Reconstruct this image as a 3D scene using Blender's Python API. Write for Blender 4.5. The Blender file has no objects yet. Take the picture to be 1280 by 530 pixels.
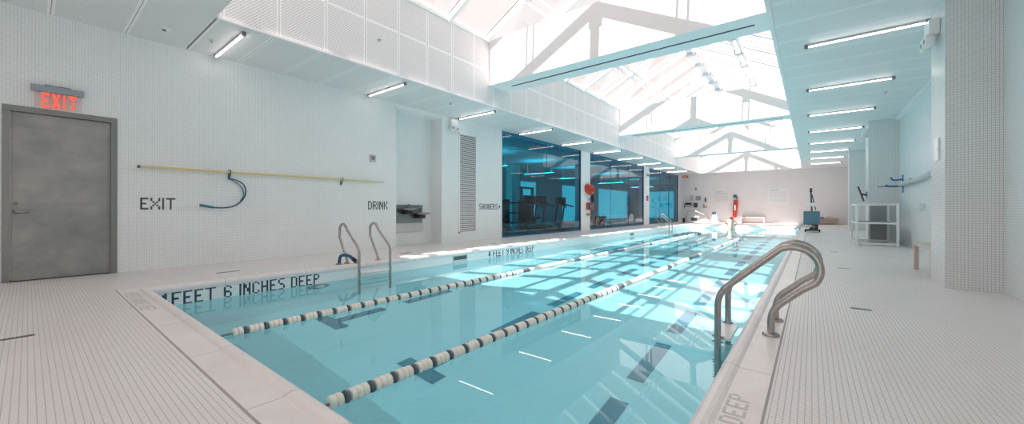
import bpy, bmesh, math, random
from mathutils import Vector, Matrix
random.seed(7)
SC = bpy.context.scene
COL = SC.collection
PI = math.pi
V = Vector

# ------------------------------------------------------------------ mesh building
class MB:
    def __init__(s):
        s.v = []; s.f = []; s.sm = []; s.mi = []
    def add(s, vs, fs, smooth=False, mi=0):
        b = len(s.v)
        s.v += [tuple(v) for v in vs]
        s.f += [tuple(i + b for i in f) for f in fs]
        s.sm += [smooth] * len(fs); s.mi += [mi] * len(fs)
        return s
    def box(s, x0, x1, y0, y1, z0, z1, mi=0):
        x0, x1 = min(x0, x1), max(x0, x1); y0, y1 = min(y0, y1), max(y0, y1); z0, z1 = min(z0, z1), max(z0, z1)
        vs = [(x0,y0,z0),(x1,y0,z0),(x1,y1,z0),(x0,y1,z0),(x0,y0,z1),(x1,y0,z1),(x1,y1,z1),(x0,y1,z1)]
        return s.add(vs, [(0,3,2,1),(4,5,6,7),(0,1,5,4),(1,2,6,5),(2,3,7,6),(3,0,4,7)], False, mi)
    def obox(s, c, size, M=None, mi=0):
        hx, hy, hz = size[0]/2, size[1]/2, size[2]/2
        M = M or Matrix.Identity(3)
        vs = [V(c) + M @ V(p) for p in [(-hx,-hy,-hz),(hx,-hy,-hz),(hx,hy,-hz),(-hx,hy,-hz),(-hx,-hy,hz),(hx,-hy,hz),(hx,hy,hz),(-hx,hy,hz)]]
        return s.add(vs, [(0,3,2,1),(4,5,6,7),(0,1,5,4),(1,2,6,5),(2,3,7,6),(3,0,4,7)], False, mi)
    def bar(s, p0, p1, w, h, up=(0,0,1), mi=0):
        p0, p1 = V(p0), V(p1); d = (p1-p0); L = d.length; d.normalize()
        u = V(up); sx = d.cross(u).normalized(); uz = sx.cross(d)
        M = Matrix((sx, d, uz)).transposed()
        return s.obox((p0+p1)/2, (w, L, h), M, mi)
    def tube(s, pts, r, seg=12, caps=True, mi=0):
        pts = [V(p) for p in pts]; n = len(pts)
        rs = r if isinstance(r, (list, tuple)) else [r]*n
        t = [(pts[min(i+1,n-1)]-pts[max(i-1,0)]).normalized() for i in range(n)]
        a = V((0,0,1)) if abs(t[0].z) < .9 else V((1,0,0))
        nr = t[0].cross(a).normalized(); vs = []
        for i in range(n):
            nr = (nr - t[i]*nr.dot(t[i])).normalized(); b = t[i].cross(nr)
            for k in range(seg):
                an = 2*PI*k/seg
                vs.append(pts[i] + (nr*math.cos(an) + b*math.sin(an))*rs[i])
        fs = [(i*seg+k, i*seg+(k+1)%seg, (i+1)*seg+(k+1)%seg, (i+1)*seg+k) for i in range(n-1) for k in range(seg)]
        s.add(vs, fs, True, mi)
        if caps:
            s.add(vs[:seg], [tuple(range(seg))[::-1]], False, mi); s.add(vs[-seg:], [tuple(range(seg))], False, mi)
        return s
    def lathe(s, c, prof, axis=(0,0,1), seg=20, mi=0, smooth=True):
        ax = V(axis).normalized(); a = V((0,0,1)) if abs(ax.z) < .9 else V((1,0,0))
        x = ax.cross(a).normalized(); y = ax.cross(x); vs = []
        for r, h in prof:
            for k in range(seg):
                an = 2*PI*k/seg
                vs.append(V(c) + ax*h + (x*math.cos(an)+y*math.sin(an))*max(r, 1e-5))
        fs = [(i*seg+k, i*seg+(k+1)%seg, (i+1)*seg+(k+1)%seg, (i+1)*seg+k) for i in range(len(prof)-1) for k in range(seg)]
        return s.add(vs, fs, smooth, mi)
    def cyl(s, p0, p1, r, seg=16, mi=0):
        d = V(p1)-V(p0); L = d.length
        return s.lathe(p0, [(0,0),(r,0),(r,0),(r,L),(r,L),(0,L)], d, seg, mi, False) if seg < 8 else s.tube([p0, p1], r, seg, True, mi)
    def prism(s, poly, y0, y1, mi=0):        # poly of (x,z) along y
        n = len(poly)
        vs = [(x,y0,z) for x,z in poly] + [(x,y1,z) for x,z in poly]
        return s.add(vs, [tuple(range(n)), tuple(range(2*n-1,n-1,-1))] + [(i, n+i, n+(i+1)%n, (i+1)%n) for i in range(n)], False, mi)
    def prismx(s, poly, x0, x1, mi=0):       # poly of (y,z) along x
        n = len(poly)
        vs = [(x0,y,z) for y,z in poly] + [(x1,y,z) for y,z in poly]
        return s.add(vs, [tuple(range(n))[::-1], tuple(range(n,2*n))] + [(i, (i+1)%n, n+(i+1)%n, n+i) for i in range(n)], False, mi)
    def build(s, name, mat, parent=None, bev=0, seg=2, fix=True):
        off = V(parent.location) if parent is not None else V((0,0,0))
        p = parent
        while p is not None and p.parent is not None:
            p = p.parent; off += V(p.location)
        me = bpy.data.meshes.new(name)
        me.from_pydata([tuple(V(v)-off) for v in s.v], [], s.f)
        for m in (mat if isinstance(mat, (list, tuple)) else [mat]): me.materials.append(m)
        for p, sm, mi in zip(me.polygons, s.sm, s.mi): p.use_smooth = sm; p.material_index = mi
        if fix:
            bm = bmesh.new(); bm.from_mesh(me); bmesh.ops.recalc_face_normals(bm, faces=bm.faces); bm.to_mesh(me); bm.free()
        me.update()
        o = bpy.data.objects.new(name, me); COL.objects.link(o)
        if parent is not None: o.parent = parent
        if bev:
            b = o.modifiers.new('edge', 'BEVEL'); b.width = bev; b.segments = seg; b.limit_method = 'ANGLE'; b.angle_limit = math.radians(40)
        return o

def thing(name, label, cat, loc=(0,0,0), group=None):
    o = bpy.data.objects.new(name, None); COL.objects.link(o); o.location = loc
    o['label'] = label; o['category'] = cat; o.empty_display_size = .1
    if group: o['group'] = group
    return o
def tag(o, label, cat, group=None, kind=None):
    o['label'] = label; o['category'] = cat
    if group: o['group'] = group
    if kind: o['kind'] = kind
    return o
def struct(o):
    o['kind'] = 'structure'; return o
def dup(root, loc, label, group=None):
    r = root.copy(); COL.objects.link(r); r.location = loc; r['label'] = label
    if group: r['group'] = group
    for ch in list(root.children):
        c = ch.copy(); COL.objects.link(c); c.parent = r
        for g in list(ch.children):
            d = g.copy(); COL.objects.link(d); d.parent = c
    return r
def arc(c, r, a0, a1, n, ux, uy):
    return [V(c) + V(ux)*r*math.cos(a0+(a1-a0)*i/n) + V(uy)*r*math.sin(a0+(a1-a0)*i/n) for i in range(n+1)]
def fillet(pts, r, n=6):
    pts = [V(p) for p in pts]; out = [pts[0]]
    for i in range(1, len(pts)-1):
        a, b, c = pts[i-1], pts[i], pts[i+1]
        rr = min(r, (a-b).length*.49, (c-b).length*.49)
        p, q = b+(a-b).normalized()*rr, b+(c-b).normalized()*rr
        for k in range(n+1):
            t = k/n; out.append(p*(1-t)**2 + b*2*t*(1-t) + q*t*t)
    return out + [pts[-1]]

# ------------------------------------------------------------------ materials
class NT:
    def __init__(s, name):
        s.m = bpy.data.materials.new(name); s.m.use_nodes = True; s.t = s.m.node_tree; s.t.nodes.clear()
        s.out = s.n('ShaderNodeOutputMaterial')
    def n(s, typ, **kw):
        o = s.t.nodes.new(typ)
        for k, v in kw.items(): setattr(o, k, v)
        return o
    def link(s, a, b): s.t.links.new(a, b)
    def m2(s, op, a, b=None, c=None):
        o = s.n('ShaderNodeMath', operation=op)
        for i, x in enumerate((a, b, c)):
            if x is None: continue
            if isinstance(x, (int, float)): o.inputs[i].default_value = x
            else: s.link(x, o.inputs[i])
        return o.outputs[0]
    def mix(s, f, a, b):
        o = s.n('ShaderNodeMix', data_type='RGBA')
        for i, x in ((0, f), (6, a), (7, b)):
            if isinstance(x, (int, float)): o.inputs[i].default_value = x
            elif isinstance(x, (tuple, list)): o.inputs[i].default_value = tuple(x)+(1,) if len(x) == 3 else x
            else: s.link(x, o.inputs[i])
        return o.outputs[2]
    def pos(s):
        g = s.n('ShaderNodeNewGeometry'); x = s.n('ShaderNodeSeparateXYZ'); s.link(g.outputs['Position'], x.inputs[0])
        nn = s.n('ShaderNodeSeparateXYZ'); s.link(g.outputs['True Normal'], nn.inputs[0])
        return g, x.outputs, nn.outputs
    def noise(s, scale, detail=3, vec=None, rough=.5):
        o = s.n('ShaderNodeTexNoise'); o.inputs['Scale'].default_value = scale; o.inputs['Detail'].default_value = detail; o.inputs['Roughness'].default_value = rough
        if vec is not None: s.link(vec, o.inputs['Vector'])
        return o.outputs[0]
    def ramp(s, f, lo, hi):
        o = s.n('ShaderNodeMapRange'); s.link(f, o.inputs[0]); o.inputs[1].default_value = lo; o.inputs[2].default_value = hi
        return o.outputs[0]
    def bsdf(s, col, rough=.5, metal=0, spec=.5, **kw):
        b = s.n('ShaderNodeBsdfPrincipled')
        for nm, x in (('Base Color', col), ('Roughness', rough), ('Metallic', metal), ('Specular IOR Level', spec)):
            if isinstance(x, (int, float)): b.inputs[nm].default_value = x
            elif isinstance(x, (tuple, list)): b.inputs[nm].default_value = tuple(x)+(1,)
            else: s.link(x, b.inputs[nm])
        for k, x in kw.items():
            b.inputs[k.replace('_', ' ')].default_value = x
        s.link(b.outputs[0], s.out.inputs[0]); return b

def flat(name, col, rough=.5, metal=0, spec=.5, var=.06):
    t = NT(name); g, p, n = t.pos()
    f = t.noise(9, 3, g.outputs['Position'])
    c = t.mix(f, tuple(x*(1-var) for x in col), tuple(min(1, x*(1+var)) for x in col))
    t.bsdf(c, rough, metal, spec); return t.m

def tiles(name, col, grout, size=.0265, w=.13, rough=.3, blotch=.05, dirt=None):
    t = NT(name); g, p, n = t.pos(); mask = None
    for i in range(3):
        fr = t.m2('FRACT', t.m2('DIVIDE', p[i], size))
        ln = t.m2('LESS_THAN', fr, w)
        ln = t.m2('MULTIPLY', ln, t.m2('LESS_THAN', t.m2('ABSOLUTE', n[i]), .8))
        mask = ln if mask is None else t.m2('MAXIMUM', mask, ln)
    nz = t.noise(1.3, 5, g.outputs['Position'], .6)
    c = t.mix(t.ramp(nz, .3, .7), tuple(x*(1-blotch) for x in col), tuple(min(.95, x*(1+blotch*.5)) for x in col))
    wn = t.n('ShaderNodeTexWhiteNoise'); sn = t.n('ShaderNodeVectorMath', operation='SNAP'); t.link(g.outputs['Position'], sn.inputs[0]); sn.inputs[1].default_value = (size, size, size)
    t.link(sn.outputs[0], wn.inputs[0])
    c = t.mix(t.m2('MULTIPLY', wn.outputs[0], .18), c, tuple(x*.82 for x in col))
    if dirt is not None:
        d = t.ramp(t.noise(.55, 6, g.outputs['Position'], .65), .45, .75)
        c = t.mix(t.m2('MULTIPLY', d, .5), c, dirt)
    c = t.mix(mask, c, grout)
    rg = t.m2('ADD', t.m2('MULTIPLY', mask, .4), rough)
    t.bsdf(c, rg, 0, .4); return t.m

def perforated(name, u, v, p, r, col, hole, pitch, start, jw, zline=None):
    """sheet with a staggered grid of round holes, seams across y"""
    t = NT(name); g, P, n = t.pos(); ds = []
    for o in (0, .5):
        a = t.m2('SUBTRACT', t.m2('FRACT', t.m2('ADD', t.m2('DIVIDE', P[u], p), o)), .5)
        b = t.m2('SUBTRACT', t.m2('FRACT', t.m2('ADD', t.m2('DIVIDE', P[v], p), o)), .5)
        ds.append(t.m2('SQRT', t.m2('ADD', t.m2('MULTIPLY', a, a), t.m2('MULTIPLY', b, b))))
    h = t.m2('LESS_THAN', t.m2('MINIMUM', ds[0], ds[1]), r/p)
    y = t.m2('MULTIPLY', t.m2('ABSOLUTE', t.m2('SUBTRACT', t.m2('FRACT', t.m2('ADD', t.m2('DIVIDE', t.m2('SUBTRACT', P[1], start), pitch), .5)), .5)), pitch)
    keep = t.m2('GREATER_THAN', y, jw)
    seam = t.m2('LESS_THAN', y, .004)
    if zline is not None:
        z = t.m2('ABSOLUTE', t.m2('SUBTRACT', P[2], zline))
        keep = t.m2('MULTIPLY', keep, t.m2('GREATER_THAN', z, .02))
    h = t.m2('MULTIPLY', h, keep)
    c = t.mix(h, col, hole)
    c = t.mix(keep, tuple(min(.95, x*1.06) for x in col), c)
    c = t.mix(seam, c, tuple(x*.35 for x in col))
    t.bsdf(c, .45, 0, .35); return t.m

M = {}
M['wall'] = tiles('wall_mosaic', (.875,.895,.895), (.67,.68,.68), .0285, .15)
M['wallwarmlit'] = tiles('warm_lit_wall_mosaic', (.89,.85,.845), (.72,.68,.675), .0285, .15)  # wall tile again, warm tone of the light put into its colour
M['wallcol'] = tiles('column_mosaic', (.83,.82,.81), (.52,.53,.525), .0285, .16)
M['floor'] = tiles('floor_mosaic', (.91,.85,.83), (.58,.53,.51), .0255, .15, .35, .04, (.85,.76,.735))
M['basin'] = tiles('basin_mosaic', (.90,.925,.925), (.74,.80,.815), .0265, .12, .25)
M['lane'] = tiles('lane_line_mosaic', (.17,.29,.36), (.22,.34,.40), .0265, .12, .25)
M['fascia'] = perforated('fascia_sheet', 1, 2, .044, .0115, (.91,.89,.89), (.60,.58,.58), .697, 1.62, .03, 4.32)
M['soffit'] = perforated('soffit_sheet', 0, 1, .030, .0075, (.89,.90,.898), (.58,.60,.60), .697, 1.575, .032)
M['white'] = flat('white_paint', (.88,.87,.87), .5)
M['plaster'] = flat('beam_plaster', (.90,.885,.885), .6, var=.02)
M['skywhite'] = flat('skylight_bar_white', (.90,.88,.88), .4)
M['steel'] = flat('stainless_steel', (.44,.41,.39), .24, 1.0)
M['darksteel'] = flat('dull_steel', (.27,.27,.265), .35, .9)
M['black'] = flat('black_plastic', (.02,.02,.022), .4)
M['darkgrey'] = flat('dark_grey', (.10,.105,.11), .5)
M['grey'] = flat('grey_plastic', (.30,.36,.40), .45)
M['palebench'] = flat('pale_bench', (.66,.60,.57), .5)
M['jointgrey'] = flat('joint_sealant', (.42,.38,.37), .8)
M['midgrey'] = flat('mid_grey_panel', (.30,.32,.33), .5)
M['greywall'] = flat('gym_grey_wall', (.60,.62,.63), .6)
M['ltgrey'] = flat('pale_grey', (.6,.6,.6), .5)
M['whiteplastic'] = flat('white_plastic', (.85,.84,.83), .3)
M['cream'] = flat('cream_float', (.92,.86,.77), .35)
M['ropewhite'] = flat('white_float', (.84,.80,.76), .35)
M['ropedark'] = flat('dark_float', (.09,.12,.15), .35)
M['yellow'] = flat('yellow_pole', (.72,.60,.30), .4)
M['blue'] = flat('blue_rubber', (.02,.10,.20), .4)
M['brightblue'] = flat('bright_blue', (.05,.18,.40), .4)
M['seatblue'] = flat('slate_blue_seat', (.10,.20,.26), .45)
M['red'] = flat('red_vinyl', (.62,.06,.03), .4)
M['orange'] = flat('orange_strap', (.75,.22,.06), .5)
M['signred'] = flat('sign_red', (.80,.07,.04), .5)
M['ink'] = flat('dark_letter_tile', (.07,.075,.085), .4)
M['navyink'] = flat('navy_letter_tile', (.03,.06,.09), .35)
M['faint'] = flat('faint_letter', (.50,.49,.49), .5)
M['faintblue'] = flat('pale_blue_letter', (.30,.42,.48), .5)
M['engrave'] = flat('engraved_letter', (.60,.56,.54), .6)
M['tan'] = flat('tan_bench', (.62,.52,.46), .5)
M['skin'] = flat('skin', (.68,.44,.34), .5)
M['hair'] = flat('brown_hair', (.05,.022,.014), .6)
M['trunks'] = flat('navy_swim_trunks', (.02,.03,.07), .7)
M['towel'] = flat('white_towel', (.82,.80,.80), .9)
M['gold'] = flat('gold_keypad', (.62,.42,.12), .5)
M['drain'] = flat('drain_green_grey', (.06,.11,.11), .4)
M['drainbrown'] = flat('rusty_drain', (.25,.13,.10), .5)
M['gymfloor'] = flat('gym_floor', (.32,.33,.34), .6)

t = NT('coping_stone'); g, p, n = t.pos()
c = t.mix(t.ramp(t.noise(3.2, 6, g.outputs['Position'], .6), .35, .7), (.90,.82,.80), (.82,.735,.715))
c = t.mix(t.m2('MULTIPLY', t.ramp(t.noise(60, 2, g.outputs['Position']), .5, .8), .25), c, (.6,.55,.53))
sy = t.m2('LESS_THAN', t.m2('FRACT', t.m2('DIVIDE', t.m2('ADD', p[1], .42), 1.0)), .006)
sx = t.m2('LESS_THAN', t.m2('FRACT', t.m2('DIVIDE', t.m2('ADD', p[0], 10.05), 1.0)), .006)
inn = t.m2('MULTIPLY', sx, t.m2('LESS_THAN', p[1], .86))
sid = t.m2('MULTIPLY', sy, t.m2('GREATER_THAN', p[1], .86))
c = t.mix(t.m2('MAXIMUM', inn, sid), c, (.45,.41,.40))
t.bsdf(c, .35, 0, .45); M['coping'] = t.m

t = NT('door_steel'); g, p, n = t.pos()
mp = t.n('ShaderNodeMapping'); mp.inputs['Scale'].default_value = (1, 1.0, 1.3); t.link(g.outputs['Position'], mp.inputs[0])
f1 = t.noise(2.2, 6, mp.outputs[0], .62)
c = t.mix(t.ramp(f1, .33, .70), (.25,.265,.262), (.42,.40,.38))
b = t.bsdf(c, t.m2('ADD', t.m2('MULTIPLY', f1, .3), .28), .75, .5); M['door'] = t.m

def glow(name, col, st):
    t = NT(name); e = t.n('ShaderNodeEmission'); e.inputs[0].default_value = col+(1,); e.inputs[1].default_value = st
    t.link(e.outputs[0], t.out.inputs[0]); return t.m
M['tube'] = glow('lamp_tube', (1,.88,.84), 3.6)
M['gymfill'] = glow('gym_fill_glow', (1,.95,.92), 9.0)
M['exitglow'] = glow('lit_exit_letters', (1,.13,.08), .34)

def sheet(name, tint, fac, gcol=(1,1,1), fres=True):
    t = NT(name); tr = t.n('ShaderNodeBsdfTransparent'); tr.inputs[0].default_value = tint+(1,)
    gl = t.n('ShaderNodeBsdfGlossy'); gl.inputs['Roughness'].default_value = 0; gl.inputs[0].default_value = gcol+(1,)
    mx = t.n('ShaderNodeMixShader')
    if fres:
        lw = t.n('ShaderNodeLayerWeight'); lw.inputs[0].default_value = .5
        t.link(t.m2('ADD', t.m2('MULTIPLY', t.m2('POWER', lw.outputs['Facing'], 5.0), .7), fac), mx.inputs[0])
    else: mx.inputs[0].default_value = fac
    t.link(tr.outputs[0], mx.inputs[1]); t.link(gl.outputs[0], mx.inputs[2]); t.link(mx.outputs[0], t.out.inputs[0]); return t.m
M['bluepane'] = sheet('blue_glass', (.012,.38,.56), .045)
M['skypane'] = sheet('skylight_glass', (.86,.85,.85), .05)
M['acrylic'] = sheet('clear_acrylic', (.92,.90,.90), .05)

t = NT('pool_water_surface')
rf = t.n('ShaderNodeBsdfRefraction'); rf.inputs['Color'].default_value = (.61,.94,1.0,1); rf.inputs['Roughness'].default_value = 0; rf.inputs['IOR'].default_value = 1.33
gl = t.n('ShaderNodeBsdfGlossy'); gl.inputs['Roughness'].default_value = 0
fr = t.n('ShaderNodeFresnel'); fr.inputs[0].default_value = 1.33
mx = t.n('ShaderNodeMixShader'); t.link(fr.outputs[0], mx.inputs[0]); t.link(rf.outputs[0], mx.inputs[1]); t.link(gl.outputs[0], mx.inputs[2]); t.link(mx.outputs[0], t.out.inputs[0])
M['water'] = t.m

# ------------------------------------------------------------------ key dimensions (metres)
XL, XR = -7.885, 1.93            # long walls
YN, YB = -3.0, 30.45             # near wall, back wall
H = 3.484                        # soffit height
PX0, PX1, PY0, PY1 = -5.97, -.41, .86, 25.6   # pool edge
WZ = -.22                        # water level
SX0, SX1 = -6.25, -.44           # skylight well
FT = 5.07                        # top of the well
RX, RZ = -3.35, 6.6              # ridge
SY0, SY1 = -1.3, 29.7
CW = .235                        # coping width
GRID = (7.03, 15.12, 23.2)

# ------------------------------------------------------------------ room shell
def one(name, mat, *boxes, **kw):
    b = MB()
    for bx in boxes: b.box(*bx)
    return struct(b.build(name, mat, None, **kw))
o0, o1, o2, o3 = PX0-CW, PX1+CW, PY0-CW, PY1+CW
one('floor', M['floor'], (XL-.6, o0, YN, YB, -.3, 0), (o1, XR+.1, YN, YB, -.3, 0), (o0, o1, YN, o2, -.3, 0), (o0, o1, o3, YB, -.3, 0))
# coping: rounded raised nose, shallow hollow, flat band
prof = [(0,-.075),(-.012,-.05),(-.015,-.02),(-.006,.006),(.012,.016),(.035,.018),(.058,.013),(.078,.003),(.10,.0015),(CW,.0015),(CW,-.2),(.03,-.2),(.03,-.075)]
b = MB(); cor = [(PX0,PY0,1,1),(PX1,PY0,-1,1),(PX1,PY1,-1,-1),(PX0,PY1,1,-1)]
np_ = len(prof); vs = []
for (cx, cy, sx_, sy_) in cor:
    for d, z in prof: vs.append((cx - sx_*d, cy - sy_*d, z))
fs = [(i*np_+k, i*np_+(k+1)%np_, ((i+1)%4)*np_+(k+1)%np_, ((i+1)%4)*np_+k) for i in range(4) for k in range(np_)]
b.add(vs, fs, False)
cop = struct(b.build('trim_1', M['coping']))
b = MB()
b.box(o1, o1+.012, o2, o3, -.01, .001); b.box(o0-.012, o0, o2, o3, -.01, .001); b.box(o0-.012, o1+.012, o2-.012, o2, -.01, .001); b.box(o0-.012, o1+.012, o3, o3+.012, -.01, .001)
struct(b.build('joint_trim', M['jointgrey']))
# basin
FZ0, FZ1 = -1.50, -1.62
b = MB()
b.add([(PX0,PY0,-.07),(PX0,PY1,-.07),(PX0,PY1,FZ1),(PX0,PY0,FZ0),(PX1,PY0,-.07),(PX1,PY1,-.07),(PX1,PY1,FZ1),(PX1,PY0,FZ0)],
      [(0,1,2,3),(5,4,7,6),(4,0,3,7),(1,5,6,2),(3,2,6,7)])
b.add([(PX0-.3,PY0-.3,-.25),(PX0-.3,PY1+.3,-.25),(PX0-.3,PY1+.3,-1.9),(PX0-.3,PY0-.3,-1.9),(PX1+.3,PY0-.3,-.25),(PX1+.3,PY1+.3,-.25),(PX1+.3,PY1+.3,-1.9),(PX1+.3,PY0-.3,-1.9)],
      [(3,2,1,0),(6,7,4,5),(7,3,0,4),(2,6,5,1),(7,6,2,3)])
basin = b.build('pool_floor', M['basin'], None, fix=False); struct(basin)
def fz(y): return FZ0 + (FZ1-FZ0)*(y-PY0)/(PY1-PY0)
b = MB()
def patch(x0, x1, y0, y1):
    b.add([(x0,y0,fz(y0)+.004),(x1,y0,fz(y0)+.004),(x1,y1,fz(y1)+.004),(x0,y1,fz(y1)+.004)], [(0,1,2,3)])
for cx in (-5.03, -3.17, -1.36):
    patch(cx-.29, cx+.29, 2.42, 2.60)
    y = 2.60; first = True
    while y < 23.5:
        e = y + (.70 if first else .95); patch(cx-.085, cx+.085, y, min(e, 23.6)); y = e + .38; first = False
    patch(cx-.29, cx+.29, 23.6, 23.78)
struct(b.build('floor_lane_markings', M['lane'], basin, fix=False))
b = MB()
b.box(PX0, PX0+.004, PY0, PY1, -.063, -.050); b.box(PX1-.004, PX1, PY0, PY1, -.063, -.050); b.box(PX0, PX1, PY1-.004, PY1, -.063, -.05)
struct(b.build('line_trim', M['lane'], basin))

# long wall with the door, with a recess for the fountain and the openings of the glazing
one('wall_left', M['wall'], (XL-.15, XL, YN, -.20, 0, H+.1), (XL-.15, XL, .80, 5.50, 0, H+.1), (XL-.15, XL, -.20, .80, 2.226, H+.1),
    (XL-.55, XL-.43, 5.3, 7.1, 0, H+.1), (XL-.55, XL-.15, 5.3, 5.5, 0, H+.1))
one('wall_left.001', M['wall'], (XL-.43, XL, 6.94, 9.50, 0, H+.1))
one('wall_left.002', M['white'], (XL-.30, XL, 14.90, 15.75, 0, H+.1))
one('wall_left.003', M['white'], (XL-.30, XL, 22.82, 23.75, 0, H+.1))
one('wall_left.004', M['wall'], (XL-.3, XL, 30.30, YB+.2, 0, H+.1))
one('wall_back', M['wallwarmlit'], (XL-.3, XR+.2, YB, YB+.15, 0, H+.1))
one('wall_right', M['wall'], (XR, XR+.15, 6.8, YB+.15, 0, H+.1))
one('wall_right.001', M['wall'], (1.70, 1.85, YN, 6.75, 0, H+.1))
one('wall_near', M['wall'], (XL-.3, -4.3, YN-.15, YN, 0, H+.1), (1.62, 1.85, YN-.15, YN, 0, H+.1), (-4.3, 1.62, YN-.15, YN, 0, .25), (-4.3, 1.62, YN-.15, YN, 2.9, H+.1))
w = bpy.data.objects.new('window_11', None); COL.objects.link(w); w.location = (-3, YN-.08, .25); struct(w)  # unseen window, added so sky light brightens the near deck
b = MB()
for k in range(6): xx = -4.3+5.92*k/5; b.box(max(-4.3,xx-.03), min(1.62,xx+.03), YN-.11, YN-.05, .25, 2.9)
b.box(-4.3, 1.62, YN-.11, YN-.05, .25, .30); b.box(-4.3, 1.62, YN-.11, YN-.05, 2.85, 2.9); b.build('frame', M['white'], w)
b = MB(); b.add([(-4.3,YN-.08,.25),(1.62,YN-.08,.25),(1.62,YN-.08,2.9),(-4.3,YN-.08,2.9)], [(0,1,2,3)]); b.build('pane', M['acrylic'], w, fix=False)
one('wall_column', M['wallcol'], (1.245, XR+.02, 6.73, 7.39, 0, H+.02))
one('wall_column.001', M['wallcol'], (1.295, XR+.02, 15.05, 15.75, 0, H+.02))
one('wall_column.002', M['wallcol'], (1.30, XR+.02, 22.2, 22.9, 0, H+.02))
one('ceiling', M['soffit'], (XL-.5, SX0-.05, 1.575, YB+.1, H, H+.1))
one('ceiling.001', M['soffit'], (SX1+.05, XR+.15, 1.575, YB+.1, H, H+.1))
one('ceiling.002', M['soffit'], (XL-.3, XR+.15, YN-.1, 1.55, H, H+.1))
one('ceiling.003', M['white'], (SX0-.05, SX1+.05, SY1-.02, YB+.1, H, H+.1))
one('trim_2', M['white'], (XL-.43, XL-.02, 5.5, 6.94, H-.10, H+.02))
one('trim_3', M['white'], (XR-.10, XR, 7.39, 15.05, H-.05, H), (XR-.10, XR, 15.75, 22.2, H-.05, H))
one('trim_4', M['white'], (SX0-.03, SX0+.02, 1.575, SY1, H-.012, H+.022), (SX1-.02, SX1+.03, 1.575, SY1, H-.012, H+.022))
# the well under the skylight
one('trim_5', M['fascia'], (SX0-.05, SX0, 1.56, SY1, H, FT), (SX0-.05, SX0, SY0, 1.56, H+.1, FT))
one('trim_6', M['fascia'], (SX1, SX1+.05, 1.56, SY1, H, FT), (SX1, SX1+.05, SY0, 1.56, H+.1, FT))
one('skylight_wall', M['plaster'], (SX0, SX1, SY1, SY1+.08, H, RZ+.1))
b = MB(); b.prism([(SX0-.05,H),(SX1+.05,H),(SX1+.05,FT),(RX,RZ+.05),(SX0-.05,FT)], SY0-.1, SY0); struct(b.build('skylight_wall.001', M['plaster']))
one('trim_7', M['white'], (SX0, SX0+.05, SY0, SY1, FT-.05, FT+.01), (SX1-.05, SX1, SY0, SY1, FT-.05, FT+.01))
for y in GRID:
    b = MB()
    b.box(SX0, SX1, y, y+.76, 3.975, FT)
    bm_ = struct(b.build('ceiling_beam', M['plaster'], None))
    b = MB(); b.box(SX0+.42, SX1-.3, y+.36, y+.40, 3.968, 3.9755); struct(b.build('slot_trim', M['black'], bm_))
# skylight roof: sloping bars, purlins, ridge and one glass sheet to each slope of each bay
BARS = [5.68 + 1.245*k for k in range(-5, 20) if SY0+.1 < 5.68+1.245*k < SY1-.1]
def roof_z(x): return FT + (RZ-FT)*(1-abs(x-RX)/(RX-SX0)) if x <= RX else FT + (RZ-FT)*(1-(x-RX)/(SX1-RX))
edges = [SY0, GRID[0]+.38, GRID[1]+.38, GRID[2]+.38, SY1]
for i in range(4):
    y0, y1 = edges[i], edges[i+1]
    w = bpy.data.objects.new('window_%d' % (i+1), None); COL.objects.link(w); w.location = (RX, (y0+y1)/2, FT); struct(w)
    b = MB()
    for y in BARS:
        if y0 <= y < y1:
            b.bar((SX0,y,FT+.0),(RX,y,RZ+.0),.075,.16,(0,0,1)); b.bar((RX,y,RZ+.0),(SX1,y,FT+.0),.075,.16,(0,0,1))
    b.build('bar', M['skywhite'], w)
    b = MB()
    b.box(RX-.10, RX+.10, y0, y1, RZ-.20, RZ+.02)
    for px in (-4.98, -1.72):
        z = roof_z(px)
        for dx in (-.09, .09):
            b.box(px+dx-.022, px+dx+.022, y0, y1, z+dx*(.52 if px < RX else -.52)-.10, z+dx*(.52 if px < RX else -.52)-.02)
    b.build('frame', M['skywhite'], w)
    b = MB()
    for y in BARS:
        if y0 <= y < y1:
            b.box(RX-.15, RX+.15, y-.10, y+.10, RZ-.26, RZ-.14)
            b.box(-1.72-.10, -1.72+.10, y-.09, y+.09, roof_z(-1.72)-.17, roof_z(-1.72)-.06)
            b.box(-4.98-.05, -4.98+.05, y-.05, y+.05, roof_z(-4.98)-.14, roof_z(-4.98)-.06)
    b.build('clamp', M['ltgrey'], w)
    b = MB()
    for y in BARS:
        if y0 <= y < y1:
            for s in (-.05, .05):
                b.bar((SX0,y+s,FT+.085),(RX,y+s,RZ+.085),.022,.03,(0,0,1)); b.bar((RX,y+s,RZ+.085),(SX1,y+s,FT+.085),.022,.03,(0,0,1))
    b.build('gasket', M['ltgrey'], w)
    b = MB()
    b.add([(SX0,y0,FT+.1),(RX,y0,RZ+.1),(RX,y1,RZ+.1),(SX0,y1,FT+.1)], [(0,1,2,3)]); b.add([(RX,y0,RZ+.1),(SX1,y0,FT+.1),(SX1,y1,FT+.1),(RX,y1,RZ+.1)], [(0,1,2,3)])
    b.build('pane', M['skypane'], w, fix=False)
b = MB(); b.box(SX0-.4, SX1+.4, 24.9, 26.92, 6.86, 6.92)  # unseen slab above the ridge, added to keep sun off the back wall
for x in (SX0-.3, RX, SX1+.3):
    for y in (25.0, 26.8): b.box(x-.04, x+.04, y-.04, y+.04, roof_z(min(max(x,SX0),SX1))+.05, 6.86)
struct(b.build('added_shade_slab', M['ltgrey'], None))
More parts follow.
